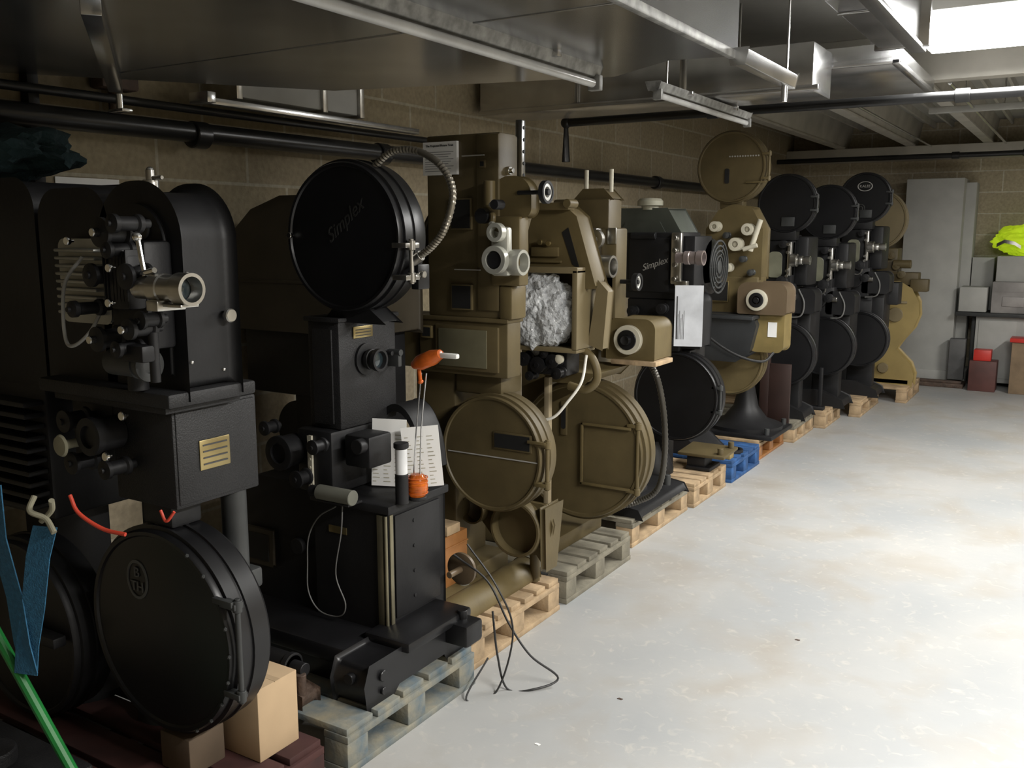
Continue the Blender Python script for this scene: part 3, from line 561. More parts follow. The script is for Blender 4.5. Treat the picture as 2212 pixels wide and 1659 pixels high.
g=G();g.box(-1.93,-1.755,2.994,3.0,.76,.83,.002);g.m=1;g.box(-1.922,-1.763,2.992,2.9945,.767,.823,0);mesh_obj(g,'magazine_window',[tan2,darkin],lmg)
mesh_obj(G().box(-2.15,-1.73,2.997,3.0,.722,.726,0),'painted_line',inkw,lmg)
g=G();hinge(g,-1.69,2.99,3.02,.62,.82,.008);g.box(-1.77,-1.69,2.985,2.993,.80,.812,.002);mesh_obj(g,'door_hinge',tan,lmg)
g=G();g.box(-2.14,-1.92,3.04,3.2,.96,1.04,.01);g.box(-2.35,-2.15,3.05,3.28,PT,1.04,.012);g.box(-2.45,-2.04,3.04,3.29,PT,.24,.012);mesh_obj(g,'pedestal',tan2,t)
t2=thing('notice_sheet',(-2.165,2.99,1.82),'white printed notice taped to tan projector','notice')
sh=mesh_obj(G().box(-2.245,-2.085,2.985,2.9995,1.82,1.945,0),'sheet',paper,t2)
text('The Projected Picture Trust',.0115,(-2.165,2.984,1.93),'y',ink,t2,'heading',label='bold black heading text')
g=G()
for i in range(9): g.box(-2.235,-2.10-.012*(i%3),2.9842,2.985,1.905-i*.009,1.9075-i*.009,0)
mesh_obj(g,'printed_lines',M('grey_ink',(.3,.3,.3),.8),t2)
# tan base casting on pallet 2
t2=thing('cast_base_plate',(-2.1,2.9,PT),'olive-tan cast base with half-round front edge and knobs','machine part')
g=G();g.box(-2.6,-1.96,2.67,3.02,PT,.20,.008);
g.prism([(a,b) for a,b in arc(-1.95,PT,.075,0,180,16)],'xz',2.66,3.28,.004);mesh_obj(g,'plate',tan,t2)
g=G()
for (x,y,h) in ((-2.02,2.74,.06),(-2.08,2.80,.035),(-2.03,2.93,.05)): g.lathe([(0,0),(.022,0),(.022,h),(.015,h+.002),(.015,h+.016),(0,h+.016)],(x,y,.2),'z',24)
mesh_obj(g,'round_knob',M('grey_green_cap',(.2,.2,.17),.5),t2,'grey round knob')
t2=thing('wooden_case',(-2.2,2.92,.2),'small varnished orange wooden case numbered one','box')
bx=mesh_obj(G().box(-2.26,-2.06,2.84,3.0,.20,.41,.004).box(-2.265,-2.055,2.835,3.0,.36,.366,.001),'case_body',orw,t2)
mesh_obj(G().box(-2.14,-2.125,2.83,2.84,.30,.34,.002),'clasp',brass,t2)
text('N°1',.045,(-2.15,2.8385,.385),'y',cream,t2,'painted_number')
solo('wood_block',G().box(-2.24,-2.06,2.86,2.95,.411,.45,.003),wood,'pale offcut wood block on orange case','wood block')
t2=thing('magazine_bracket',(-1.9,3.2,PT),'olive-tan cast bracket with open cup shape','machine part')
X=-.13
g=G();pl=[(-2.03+X,.46),(-1.97+X,.51),(-1.66+X,.50),(-1.63+X,.42),(-1.655+X,.30),(-1.66+X,.24),(-1.70+X,.29),(-1.80+X,.27),(-1.92+X,.34)]
g.prism(pl,'xz',3.17,3.19,.005);g.prism([(3.13,.50),(3.27,.50),(3.22,.24),(3.14,.24)],'yz',-1.66+X,-1.635+X,.006);g.cyl((-1.75+X,3.24,.21),'z',.022,.14)
g.lathe([(.115,-.05),(.12,-.045),(.12,0),(.11,.04),(.075,.085),(0,.10),(0,.092),(.07,.077),(.10,.036),(.108,0),(.106,-.05),(.115,-.05)],(-1.78+X,3.17,.395),'y',40);mesh_obj(g,'bracket_casting',tan2,t2)
g=G();g.lathe([(.06,-.03),(.06,.01),(.035,.04),(0,.05),(0,.045),(.03,.035),(.053,.008),(.053,-.03),(.06,-.03)],(-1.98+X,3.13,.45),'y',30);mesh_obj(g,'bowl',tan2,t2)
solo('timber_post',G().box(-1.965,-1.94,3.46,3.49,PT,.98,.003),M('pale_timber',(.28,.23,.145),.7),'pale square timber upright between tan magazines','timber')
# ================================================================ projector 4 (tan with wrapped screen)
t=thing('film_projector',(-1.95,3.75,PT),'olive-tan cinema projector with big magazine and lens housing','projector')
g=G();g.box(-2.13,-1.84,3.82,3.96,1.2,1.75,.012);g.box(-1.88,-1.79,3.80,3.92,1.2,1.62,.012);g.box(-2.10,-1.80,3.80,3.83,1.22,1.45,.008);g.prism([(-2.02,1.75),(-1.98,1.79),(-1.88,1.79),(-1.84,1.75)],'xz',3.84,3.95,.006);mesh_obj(g,'upper_case',tan2,t)
g=G()
for x in (-1.975,-1.85): g.tube([(x,3.86,1.78),(x,3.86,1.88)],.010,12)
mesh_obj(g,'horn_post',cream,t)
g=G();g.box(-1.93,-1.86,3.74,3.8,1.36,1.62,.012);g.ring((-1.87,3.74,1.45),'y',.055,.035,.04);g.ring((-1.87,3.74,1.57),'y',.045,.02,.03);g.ring((-1.82,3.76,1.45),'x',.05,.038,.07);g.box(-1.83,-1.79,3.79,3.8,1.55,1.62,.001)
mesh_obj(g,'gate_casting',silver,t)
g=G();g.ring((-1.71,3.85,1.38),'x',.04,.03,.025);g.m=1;g.ring((-1.71,3.85,1.38),'x',.03,.02,.01);g.m=0;g.cyl((-1.75,3.85,1.38),'x',.01,.1);mesh_obj(g,'hand_wheel',[black,white],t,'black hand wheel with white ring')
g=G()
g.prism([(-2.05,1.46),(-1.99,1.65),(-1.96,1.70),(-1.84,1.70),(-1.79,1.66),(-1.70,1.38),(-1.745,1.38),(-1.76,1.44),(-1.79,1.46)],'xz',3.40,3.52,.008)
g.box(-1.98,-1.80,3.36,3.42,1.69,1.72,.006);g.cyl((-1.80,3.38,1.715),'y',.018,.07);g.cyl((-1.97,3.38,1.715),'y',.014,.05);g.box(-2.01,-1.85,3.39,3.405,1.475,1.485,.002);g.box(-1.99,-1.86,3.385,3.40,1.50,1.54,.004)
g.m=1;g.prism([(-1.85,1.60),(-1.82,1.62),(-1.765,1.45),(-1.80,1.47)],'xz',3.398,3.401,0)
ah=mesh_obj(g,'support_arm',[tan,darkin],t)
g=G();knob(g,-1.94,3.40,1.56,.012,.03);knob(g,-1.90,3.40,1.555,.012,.03);mesh_obj(g,'wing_knob',brass,ah)
g=G()
for b in ((-2.12,-2.095,1.12,1.45),(-1.765,-1.74,1.12,1.45),(-2.12,-1.74,1.435,1.46),(-2.12,-1.74,1.11,1.13)): g.box(b[0],b[1],3.33,3.50,b[2],b[3],.004)
g.box(-2.10,-1.76,3.485,3.50,1.12,1.45,.002);g.prism([(-1.74,1.14),(-1.70,1.40),(-1.66,1.36),(-1.68,1.12)],'xz',3.44,3.5,.004);mesh_obj(g,'screen_frame',tan3,t)
g=G();g.blob((-1.945,3.38,1.275),.150,(1.08,.6,1.06),.20,2.4,2,6);solo('bubble_wrap',g,bubble,'crumpled translucent bubble wrap stuffed into tan frame','packaging')
g=G();g.box(-2.02,-1.82,3.40,3.52,1.0,1.115,.012)
for (x,z,r) in ((-2.0,1.07,.03),(-1.93,1.05,.035),(-1.86,1.07,.03),(-1.97,1.00,.02),(-1.84,1.02,.025),(-1.9,1.1,.02)): sprocket(g,x,3.41,z,r,.08)
mm=mesh_obj(g,'film_drive',blackg,t)
g=G();
for (x,z) in ((-2.04,1.09),(-1.83,1.08)): g.lathe([(0,0),(.018,0),(.02,-.02),(0,-.03)],(x,3.36,z),'y',18)
mesh_obj(g,'bulb_fitting',cream,mm)
g=G();g.tube([(-2.10,3.3,1.02),(-2.06,3.28,1.00),(-2.02,3.27,.93),(-1.97,3.26,.86),(-1.9,3.25,.835),(-1.81,3.26,.85),(-1.75,3.28,.92),(-1.71,3.32,1.0),(-1.72,3.38,1.1)],.006,10);mesh_obj(g,'white_cable',whitec,t)
g=G();g.tube([(-1.78,3.42,1.13),(-1.71,3.42,1.08),(-1.69,3.42,1.0),(-1.74,3.42,.95),(-1.82,3.42,.96)],.018,12);g.prism([(-2.0,1.0),(-1.75,1.0),(-1.79,.96),(-1.95,.96)],'xz',3.50,3.86,.006);mesh_obj(g,'lower_arm',tan,t)
g=G();g.prism(rrect(-1.83,-1.60,1.035,1.215,.045,.004),'xz',3.8,4.0,.006)
g.box(-1.87,-1.83,3.82,3.98,1.03,1.22,.006);lb=mesh_obj(g,'lens_housing',tan,t)
g=G();g.ring((-1.72,3.79,1.125),'y',.066,.045,.03);mesh_obj(g,'lens_ring',cream,lb,'cream ring around lens')
g=G();g.ring((-1.72,3.785,1.125),'y',.045,.024,.03);g.lathe([(0,-.02),(.020,-.03),(.026,0),(0,0)],(-1.72,3.78,1.125),'y',24);mesh_obj(g,'lens',blackg,lb)
g=G();g.box(-1.80,-1.58,3.78,3.98,1.012,1.033,.003);mesh_obj(g,'wooden_shelf',wood,t)
g=G();magazine(g,-1.925,3.72,.605,.33,.14);bm_=mesh_obj(g,'lower_magazine',tan2,t)
g=G();g.box(-2.02,-1.985,3.71,3.72,.67,.83,.008);g.m=1;g.prism(rrect(-2.014,-1.991,.70,.81,.01,.01),'xz',3.708,3.711,0);mesh_obj(g,'inspection_slot',[tan2,darkin],bm_)
g=G()
for b in ((-1.91,-1.66,.73,.742),(-1.91,-1.66,.45,.462),(-1.91,-1.898,.45,.742)): g.box(b[0],b[1],3.702,3.713,b[2],b[3],.002)
hinge(g,-1.63,3.705,3.73,.43,.77,.009);mesh_obj(g,'door_frame',tan,bm_)
g=G();g.box(-2.3,-2.15,3.82,4.02,PT,1.2,.012);g.box(-2.15,-1.9,3.86,4.0,.93,1.2,.01);g.box(-2.5,-1.95,3.55,4.03,PT,.22,.012);mesh_obj(g,'pedestal',tan2,t)
g=G();g.tube([(-1.72,4.0,1.02),(-1.68,4.04,.92),(-1.65,4.06,.75),(-1.64,4.06,.55),(-1.67,4.06,.38),(-1.77,4.06,.30),(-1.88,4.02,.26)],.013,12,18,.2);mesh_obj(g,'flexible_hose',M('dark_ribbed_conduit',(.08,.075,.065),.35,.6),t,'dark ribbed metal hose')
# ================================================================ projector 5 (black)
t=thing('film_projector',(-2.0,4.95,PT),'black cinema projector with grey-green lamphouse top','projector')
g=G();g.prism([(-2.48,1.50),(-2.48,1.68),(-2.43,1.73),(-2.08,1.73),(-2.0,1.60),(-2.0,1.50)],'xz',5.08,5.36,.01);g.prism([(-2.4,1.54),(-2.33,1.66),(-2.12,1.66),(-2.05,1.54)],'xz',5.07,5.08,.003);mesh_obj(g,'lamp_house',gp,t)
g=G();g.lathe([(0,0),(.05,0),(.05,.02),(.075,.025),(.075,.05),(.06,.065),(0,.07)],(-2.20,5.12,1.73),'z',32);mesh_obj(g,'vent_cap',M('dusty_grey_cream',(.28,.27,.21),.5),t)
g=G();g.box(-2.30,-1.95,5.0,5.3,1.22,1.60,.01);g.box(-2.27,-2.02,4.99,5.0,1.26,1.57,.006);g.box(-1.97,-1.88,5.02,5.3,1.30,1.58,.008);g.cyl((-2.18,4.99,1.58),'x',.02,.15);ph=mesh_obj(g,'projector_head',black,t)
text('Simplex',.052,(-2.11,4.988,1.42),'y',inkw,ph,'script_lettering',shear=.45,roll=R(18))
g=G();g.box(-2.0,-1.94,4.96,5.0,1.31,1.6,.008);g.box(-1.97,-1.9,4.95,5.0,1.30,1.33,.004)
for z in (1.34,1.42,1.5,1.57): knob(g,-1.97,4.97,z,.014,.04)
mesh_obj(g,'gate_plate',silver,ph)
g=G();lens(g,-1.96,-1.80,4.95,1.46,.038);mesh_obj(g,'lens',[M('pinkish_lens_barrel',(.30,.25,.24),.3,.5),glass],ph)
g=G();g.box(-2.28,-1.95,5.0,5.3,.92,1.22,.01);g.cyl((-2.12,4.97,1.06),'y',.07,.08);g.prism(rrect(-1.95,-1.84,.95,1.25,.05),'xz',5.02,5.2,.008)
for (x,z,r) in ((-2.22,1.15,.03),(-2.04,1.17,.03),(-2.2,.97,.03),(-2.0,.98,.03)): sprocket(g,x,5.0,z,r,.08)
mesh_obj(g,'sound_head',black,t)
g=G();magazine(g,-1.965,5.0,.66,.265,.13);m5=mesh_obj(g,'lower_magazine',blackg,t)
g=G();hinge(g,-1.70,5.0,5.03,.57,.75,.008);mesh_obj(g,'door_hinge',dkgrey,m5)
g=G();g.box(-2.25,-2.08,5.15,5.3,PT,.95,.012);g.lathe([(0,0),(.12,0),(.12,.03),(.1,.08),(.07,.2)],(-2.17,5.2,PT),'z');g.box(-2.2,-1.9,5.05,5.3,.86,.93,.01);mesh_obj(g,'pedestal',black,t)
g=G()
for i in range(5): g.ring((-1.84,5.32,1.40),'x',.158-.03*i,.148-.03*i,.008)
for i in range(6):
    a=i*math.pi/3;g.tube([(-1.845,5.32+.02*math.cos(a),1.40+.02*math.sin(a)),(-1.845,5.32+.15*math.cos(a),1.40+.15*math.sin(a))],.004,8)
g.cyl((-1.86,5.32,1.40),'x',.035,.05);g.cyl((-1.97,5.32,1.40),'x',.02,.2);mesh_obj(g,'fan_guard',dkgrey,t,'black ring wire fan guard')
mesh_obj(G().lathe([(0,0),(.16,0),(.165,.01),(.16,.02),(0,.02)],(-1.90,5.32,1.40),'x',40),'fan_backing',blackg,t)
t2=thing('notice_sheet',(-1.86,4.9,.95),'white information sheet with vertical lines of text','notice')
TN=TR(-1.86,4.90,1.14)@Matrix.Rotation(R(22),4,'Z')
g=G();g.T=TN;g.box(-.078,.078,0,.004,-.17,.17,0);mesh_obj(g,'sheet',M('pale_blue_grey_card',(.60,.62,.66),.6),t2)
g=G();g.T=TN
for i in range(6): g.box(-.066+i*.008,-.064+i*.008,-.001,0,-.13,-.01+.02*(i%3),0)
g.box(-.068,-.061,-.001,0,-.13,.11,0);mesh_obj(g,'printed_lines',ink,t2)
t2=thing('cast_base_plate',(-2.1,4.55,PT),'long black cast-iron machine base lying on pallet','machine part')
g=G();g.prism([(-2.6,PT),(-2.6,.19),(-2.0,.20),(-1.86,.18),(-1.84,PT)],'xz',4.25,4.9,.010);g.box(-2.1,-1.95,4.4,4.6,.19,.23,.01);mesh_obj(g,'base',black,t2)
mesh_obj(G().cyl((-1.92,4.8,.215),'z',.02,.06),'clamp',dkgrey,t2)
t2=thing('cast_base_plate',(-1.9,5.4,PT),'black iron foot with tan plate on top','machine part')
g=G();g.box(-2.02,-1.90,5.36,5.5,PT,.24,.01);g.box(-2.02,-1.86,5.34,5.54,PT,.17,.008);mesh_obj(g,'base',black,t2)
g=G();g.T=Matrix.Translation((-1.92,5.46,.25))@Matrix.Rotation(R(3),4,'X');g.box(-.15,.15,-.13,.14,-.01,.01,.006);g.cyl((.11,-.08,.03),'z',.018,.04);g.cyl((.12,.09,.03),'z',.018,.04);mesh_obj(g,'plate',tan2,t2)
solo('wood_block',G().box(-1.95,-1.86,5.72,5.80,PT,.185,.003),ylw,'small yellow timber block on blue pallet','wood block')
solo('film_reel_ring',G().ring((-1.93,5.95,.155),'z',.08,.062,.02),black,'black rubber ring lying on blue pallet','ring')
solo('machine_foot',G().prism([(-2.6,PT),(-2.6,.22),(-2.15,.24),(-2.08,.18),(-2.04,PT)],'xz',5.70,6.1,.012),black,'black cast-iron foot resting on blue pallet','machine part')
# ================================================================ projector 6 (tan)
t=thing('film_projector',(-2.1,6.4,PT),'olive-tan cinema projector with high round magazine and black pedestal','projector')
g=G();magazine(g,-2.12,6.3,2.04,.245,.13);g.box(-2.2,-2.04,6.33,6.42,1.76,1.82,.006);u6=mesh_obj(g,'upper_magazine',tan2,t)
g=G();hinge(g,-1.86,6.29,6.32,1.94,2.14,.008);g.box(-2.01,-1.87,6.285,6.295,1.93,1.94,.002);g.m=1;g.prism(rrect(-2.16,-2.13,1.93,2.03,.012,.012),'xz',6.292,6.301,0);g.m=2
for i in range(12): g.cyl((-2.13+i*.018,6.297,2.11),'y',.0055,.004,10)
mesh_obj(g,'magazine_door_fittings',[tan,darkin,inkw],u6)
g=G();g.prism([(-2.28,1.29),(-2.28,1.62),(-2.2,1.74),(-2.1,1.78),(-1.98,1.76),(-1.90,1.62),(-1.90,1.29)],'xz',6.32,6.5,.012);g.box(-2.3,-1.9,6.3,6.5,1.0,1.30,.012);h6=mesh_obj(g,'projector_head',tan,t)
for (x,z,r) in ((-2.2,1.64,.035),(-2.05,1.52,.045),(-2.2,1.45,.03),(-1.97,1.62,.04),(-2.1,1.36,.03),(-2.22,1.3,.03)): g=G();sprocket(g,x,6.32,z,r,.08);g.ring((x,6.23,z),'y',r,.5*r,.01);mesh_obj(g,'cream_roller',cream,h6)
g=G();g.cyl((-1.92,6.26,1.58),(.3,0,1),.018,.22);g.cyl((-1.95,6.25,1.50),(1,0,.3),.015,.1)
mesh_obj(g,'focus_lever',cream,h6)
g=G();
for (x,z) in ((-2.12,1.58),(-2.0,1.42),(-2.15,1.38),(-1.94,1.33)): sprocket(g,x,6.32,z,.022,.09)
mesh_obj(g,'roller',dkgrey,h6)
g=G();g.box(-2.24,-2.1,6.28,6.31,1.12,1.27,.004);g.m=1;g.box(-2.235,-2.105,6.278,6.281,1.13,1.26,0);mesh_obj(g,'open_gate',[brass,darkin],h6)
g=G();g.prism(rrect(-2.0,-1.68,1.06,1.26,.06,.01),'xz',6.2,6.42,.008);l6=mesh_obj(g,'lens_housing',copper,t,'brown rounded lens housing')
g=G();g.ring((-1.87,6.19,1.15),'y',.072,.050,.03);mesh_obj(g,'lens_ring',cream,l6)
g=G();g.ring((-1.87,6.185,1.15),'y',.050,.027,.03);g.cyl((-1.87,6.18,1.15),'y',.02,.03);mesh_obj(g,'lens',blackg,l6)
g=G();g.prism(rrect(-1.92,-1.70,.80,1.055,.01,.04),'xz',6.24,6.42,.008);m6=mesh_obj(g,'motor_housing',M('ochre_tan_paint',(.20,.15,.055),.5),t);mesh_obj(G().box(-1.80,-1.74,6.236,6.24,.90,1.0,0),'paper_label',paper,m6)
g=G();g.prism([(-2.29,1.03),(-1.88,1.03),(-1.86,.98),(-1.90,.80),(-1.98,.75),(-2.18,.75),(-2.26,.84)],'xz',6.1,6.3,.02,3);g.box(-2.3,-1.86,6.08,6.3,1.02,1.045,.006);mesh_obj(g,'take_up_hopper',hopper,t,'slate grey curved hopper')
g=G();g.tube([(-2.27,6.05,1.08),(-2.2,6.04,.95),(-2.05,6.03,.84),(-1.9,6.05,.77),(-1.78,6.1,.75),(-1.74,6.18,.80)],.009,10);mesh_obj(g,'cable',blkc,t)
g=G();magazine(g,-2.10,6.32,.72,.26,.12);mesh_obj(g,'lower_magazine',tan,t)
g=G();g.lathe([(0,0),(.27,0),(.27,.03),(.16,.07),(.09,.16),(.06,.3),(.055,.6)],(-2.06,6.66,PT+.03),'z',40);g.box(-2.36,-1.78,6.38,6.92,PT,.18,.01);g.cyl((-2.0,6.5,.85),'z',.05,.3);mesh_obj(g,'pedestal',black,t)
for (x,y) in ((-1.83,6.43),(-1.83,6.86)): mesh_obj(G().cyl((x,y,.2),'z',.018,.05),'base_bolt',dkgrey,t)
solo('wooden_board',G().box(-2.05,-1.98,6.95,6.99,PT,.75,.004).box(-1.98,-1.82,6.955,6.98,PT,.62,.003),M('dark_red_brown_board',(.03,.015,.012),.5),'dark red-brown board standing behind black pedestal','board')
# ================================================================ black projectors 7-9
def blackproj(x,y,zc,label,logo,zl=.78,r=.22,extra=False):
    t=thing('film_projector',(x-.05,y+.1,PT),label,'projector','matching black projectors in the row')
    g=G();magazine(g,x,y,zc,r,.12);um=mesh_obj(g,'upper_magazine',blackg,t)
    g=G();hinge(g,x+r+.005,y-.01,y+.02,zc-.07,zc+.07,.007);mesh_obj(g,'door_hinge',dkgrey,um)
    mesh_obj(G().box(x-.03,x+.07,y-.012,y-.002,zc-.17,zc-.10,.004),'magazine_latch',dkgrey,um)
    if logo:
        g=G();g.T=Matrix.Translation((x,y-.002,zc+.10))@Matrix.Diagonal((1.5,1,1,1));g.ring((0,0,0),'y',.042,.037,.004);mesh_obj(g,'emblem_ring',inkw,um)
        text('KALEE',.032,(x,y-.004,zc+.10),'y',inkw,um,'emblem_lettering')
        g=G();g.ring((x-.03,y-.002,zc-.09),'y',.04,.033,.004);g.ring((x-.03,y-.002,zc-.09),'y',.022,.016,.004);mesh_obj(g,'emblem_badge',inkd,um)
    b=zc-r
    g=G();g.box(x-.18,x+.06,y+.02,y+.28,b-.40,b-.01,.01);g.box(x-.12,x+.08,y+.0,y+.12,b-.05,b+.03,.006);g.box(x-.22,x+.08,y+.02,y+.32,b-.64,b-.38,.012)
    g.cyl((x-.05,y,b-.48),'y',.08,.06);g.prism(rrect(x+.02,x+.24,b-.60,b-.42,.05,.02),'xz',y+.02,y+.24,.006);g.box(x-.6,x-.2,y+.05,y+.4,b-.42,b-.02,.03);g.box(x-.20,x+.10,y+.1,y+.3,b-.95,b-.62,.012)
    for (dx,dz_,rr) in ((-.12,-.42,.035),(.0,-.36,.04),(.05,-.47,.035),(-.1,-.56,.035),(-.15,-.08,.03),(.0,-.08,.03)): sprocket(g,x+dx,y+.02,b+dz_,rr,.08)
    g.box(x+.05,x+.16,y+.1,y+.4,b-.40,b-.02,.02);g.box(x+.04,x+.20,y+.12,y+.42,b-.95,b-.6,.02)
    if extra: g.box(x+.12,x+.28,y+.3,y+.5,b-.72,b-.52,.01);g.box(x+.0,x+.14,y+.26,y+.34,b-.66,b-.56,.008)
    hd=mesh_obj(g,'projector_head',black,t)
    g=G();g.prism(rrect(x-.12,x-.02,b-.33,b-.14,.04,.03),'xz',y+.0,y+.02,.004);mesh_obj(g,'gate_window',M('grimy_glass_panel',(.22,.22,.16),.3),hd)
    g=G();g.box(x+.03,x+.06,y-.02,y+.08,b-.32,b-.06,.006);g.ring((x+.08,y-.0,b-.2),'x',.05,.03,.05);g.ring((x+.12,y-.0,b-.2),'x',.035,.02,.05)
    for q in (-.08,-.14,-.28,-.32): knob(g,x+.04,y-.02,b+q,.012,.04)
    g.ring((x-.02,y-.03,b-.40),'y',.045,.035,.02);g.cyl((x+.08,y-.0,b-.48),'x',.022,.06);mesh_obj(g,'chrome_fittings',silver,hd)
    g=G();lens(g,x+.06,x+.2,y,b-.2,.032);mesh_obj(g,'lens',[silver,glass],hd)
    g=G();magazine(g,x+.02,y,zl+.04,.25,.14);mesh_obj(g,'lower_magazine',blackg,t)
    g=G();g.box(x-.32,x-.1,y+.18,y+.36,PT,b-.5,.01);g.box(x-.1,x+.12,y+.18,y+.3,PT,.6,.008);g.prism([(x-.3,PT),(x-.3,PT+.05),(x-.15,PT+.12),(x,PT+.12),(x+.17,PT+.05),(x+.19,PT)],'xz',y+.08,y+.40,.012);mesh_obj(g,'pedestal',black,t)
    g=G();g.tube([(x+.12,y+.02,b-.42),(x+.17,y,b-.52),(x+.15,y,b-.62),(x+.05,y+.02,b-.64)],.006);mesh_obj(g,'cable',greyc,t)
    return t
blackproj(-1.98,7.2,1.815,'black cinema projector with grimy glass gate window',False,.62,.225)
blackproj(-1.83,7.90,1.76,'black cinema projector with chrome rollers, middle of three',False,.62,.225)
blackproj(-1.69,8.6,1.895,'black cinema projector with oval emblem on top magazine',True,.62,.22,True)
solo('metal_stand',G().box(-1.80,-1.77,7.76,7.79,PT,.5,.004).box(-1.95,-1.75,7.75,7.82,PT,PT+.03,.004),black,'dark steel upright standing on pale pallet','stand')
# projector 10
t=thing('film_projector',(-1.55,9.7,PT),'mustard-tan cinema projector with curved casting at row end','projector')
g=G();magazine(g,-1.78,9.65,1.72,.29,.12);mesh_obj(g,'upper_magazine',tan3,t)
g=G();g.box(-1.75,-1.55,9.62,9.85,1.1,1.45,.012);g.box(-1.6,-1.35,9.6,9.75,1.1,1.22,.01);g.box(-1.42,-1.26,9.58,9.7,1.04,1.16,.01);g.cyl((-1.5,9.58,1.3),'x',.04,.16)
for (x,z) in ((-1.6,1.38),(-1.55,1.28),(-1.5,1.2),(-1.62,1.16)): sprocket(g,x,9.62,z,.035,.08)
mesh_obj(g,'projector_head',tan2,t)
g=G();g.prism([(-1.75,1.12),(-1.50,1.12),(-1.40,1.06),(-1.34,.94),(-1.33,.82),(-1.37,.70),(-1.46,.58),(-1.52,.48),(-1.46,.42),(-1.38,.34),(-1.34,.24),(-1.35,PT),(-1.86,PT),(-1.84,.30),(-1.70,.46),(-1.64,.62),(-1.68,.80),(-1.74,.95)],'xz',9.5,9.72,.02,3);g.box(-1.8,-1.6,9.78,9.9,PT,1.15,.01);g.box(-1.85,-1.36,9.5,9.95,PT,.2,.01)
mesh_obj(g,'curved_pedestal',ylw,t,'mustard-tan curved cast pedestal')
g=G();g.cyl((-1.52,9.49,.82),'y',.07,.03);g.cyl((-1.6,9.49,.30),'y',.05,.03);g.box(-1.7,-1.42,9.485,9.505,.93,.95,.003);mesh_obj(g,'pedestal_boss',tan3,t)
g=G();magazine(g,-1.80,9.76,.72,.27,.12);mesh_obj(g,'lower_magazine',ylw,t)
# ================================================================ far end
t=thing('equipment_cabinet',(-1.35,11.05,0),'tall pale grey steel cabinet against end wall','cabinet')
g=G();g.box(-1.70,-1.14,10.80,11.25,.12,2.16,.008);g.box(-1.16,-1.04,11.0,11.25,.12,2.12,.008);g.box(-1.72,-1.0,10.78,11.27,.0,.14,.006);mesh_obj(g,'cabinet_body',panelg,t)
solo('base_board',G().box(-1.75,-.98,10.5,10.76,0,.045,.004).box(-1.7,-1.0,10.52,10.58,.045,.07,.003),rust,'dark brown timber skid on floor by grey cabinet','timber')
g=G();g.box(-1.15,-1.0,10.64,10.75,.07,.50,.004);solo('vent_panel',g,M('dark_grey_mesh_panel',(.10,.10,.10),.7),'dark grey mesh panel leaning on cabinet','panel')
t=thing('control_box',(-.9,11.1,.78),'pale grey metal switch box stack on bench end','box')
mesh_obj(G().box(-1.10,-.84,10.70,10.98,.785,1.04,.006),'lower_box',panelg,t);mesh_obj(G().box(-1.03,-.82,11.0,11.28,.785,1.34,.006),'upper_box',panelg,t)
t=thing('metal_cabinet',(-.5,11.0,.8),'grey steel cabinet sitting on dark bench','cabinet')
mesh_obj(G().box(-.80,.3,10.72,11.25,.781,1.10,.006).box(-.77,.3,10.715,10.72,1.0,1.005,0).box(-.7,-.5,10.71,10.72,.85,.95,.004),'lower_body',M('brown_grey_steel',(.28,.265,.255),.5),t);mesh_obj(G().box(-.78,.3,10.78,11.25,1.10,1.36,.006),'upper_body',panelg,t)
t=thing('work_bench',(-.3,10.95,0),'dark steel bench holding grey cabinet','bench')
mesh_obj(G().box(-1.12,1.0,10.68,11.28,.74,.78,.006),'bench_top',dkgrey,t)
mesh_obj(G().box(-.93,.9,10.76,11.26,.05,.74,.006).box(-.90,-.55,10.752,10.762,.1,.7,.003),'under_cabinet',panelg,t)
g=G()
for x in (-.98,.95):
    for y in (10.88,11.2): g.box(x,x+.04,y,y+.04,0,.74,.003)
mesh_obj(g,'bench_leg',dkgrey,t)
solo('red_box',G().box(-.90,-.74,10.45,10.61,.31,.42,.005),redp,'bright red metal box on brown box','box')
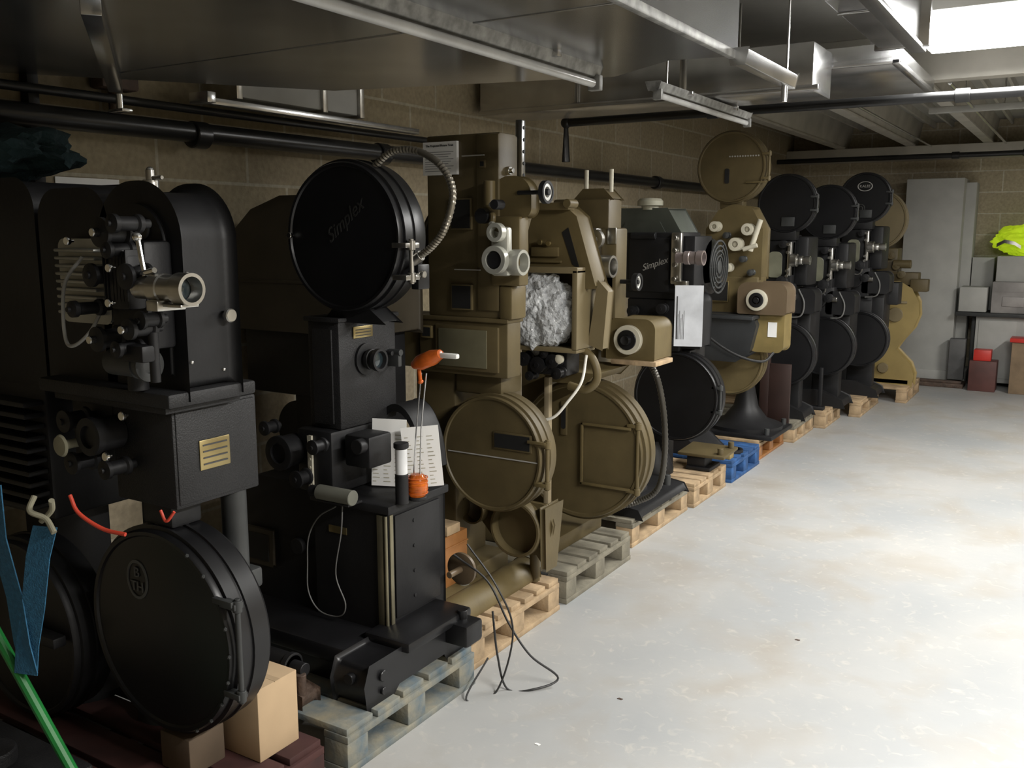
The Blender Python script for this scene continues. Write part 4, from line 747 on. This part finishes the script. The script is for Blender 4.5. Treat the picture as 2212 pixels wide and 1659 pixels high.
solo('brown_box',G().box(-.93,-.68,10.42,10.64,.0,.31,.005),M('red_brown_painted_box',(.09,.035,.03),.6),'red-brown wooden box standing on the floor','box')
t=thing('storage_crate',(-.3,10.55,0),'wooden crate with red rim under bench','crate')
mesh_obj(G().box(-.56,-.0,10.42,10.64,.0,.52,.004),'crate_body',M('shaded_board',(.22,.155,.095),.8),t);mesh_obj(G().box(-.58,.02,10.40,10.65,.52,.56,.004),'rim',redp,t)
g=G();g.blob((-.55,10.98,1.525),.20,(1.35,.6,.75),.3,1.5,7,5);jk=solo('high_visibility_jacket',g,[hivis],'crumpled fluorescent yellow high-visibility jacket on grey cabinet','jacket')
g=G();g.ribbon([(-.80,10.86,1.47),(-.73,10.83,1.51),(-.64,10.83,1.49),(-.58,10.84,1.45)],(0,0.0,.035),.015);mesh_obj(g,'reflective_stripe',silver,jk)
for (x,y) in ((-1.35,2.35),(-.85,3.55),(-1.25,2.75)):
    g=G();g.prism([(x-.011,y-.004),(x+.006,y-.006),(x+.009,y+.003),(x-.006,y+.004)],'xy',0.0,.002,0);solo('paper_scrap' if x<-1.3 else 'dirt_fragment',g,paper if x<-1.3 else rust,'tiny scrap lying on grey painted floor','debris')
# ---------------------------------------------------------------- lights
def area(loc,sx,sy,e,rot=(0,0,0),col=(1,.975,.93)):
    l=bpy.data.lights.new('area','AREA');l.shape='RECTANGLE';l.size=sx;l.size_y=sy;l.energy=e;l.color=col
    o=bpy.data.objects.new('light',l);o.location=loc;o.rotation_euler=rot;COL.objects.link(o)
area((-.10,5.1,2.53),1.2,.8,44)
area((1.1,2.0,2.47),.15,1.4,205)
area((1.3,7.4,2.47),.15,1.4,125)
w=bpy.data.worlds.new('w');scene.world=w;w.use_nodes=True;w.node_tree.nodes['Background'].inputs[0].default_value=(.8,.85,1,1);w.node_tree.nodes['Background'].inputs[1].default_value=.02
cam=bpy.data.cameras.new('camera');co=bpy.data.objects.new('camera',cam);COL.objects.link(co);co.location=(0,0,1.6);co.rotation_euler=(R(90-9.3),0,R(31.6));cam.sensor_width=36;cam.lens=36*2000/2212;cam.clip_start=.05
scene.camera=co
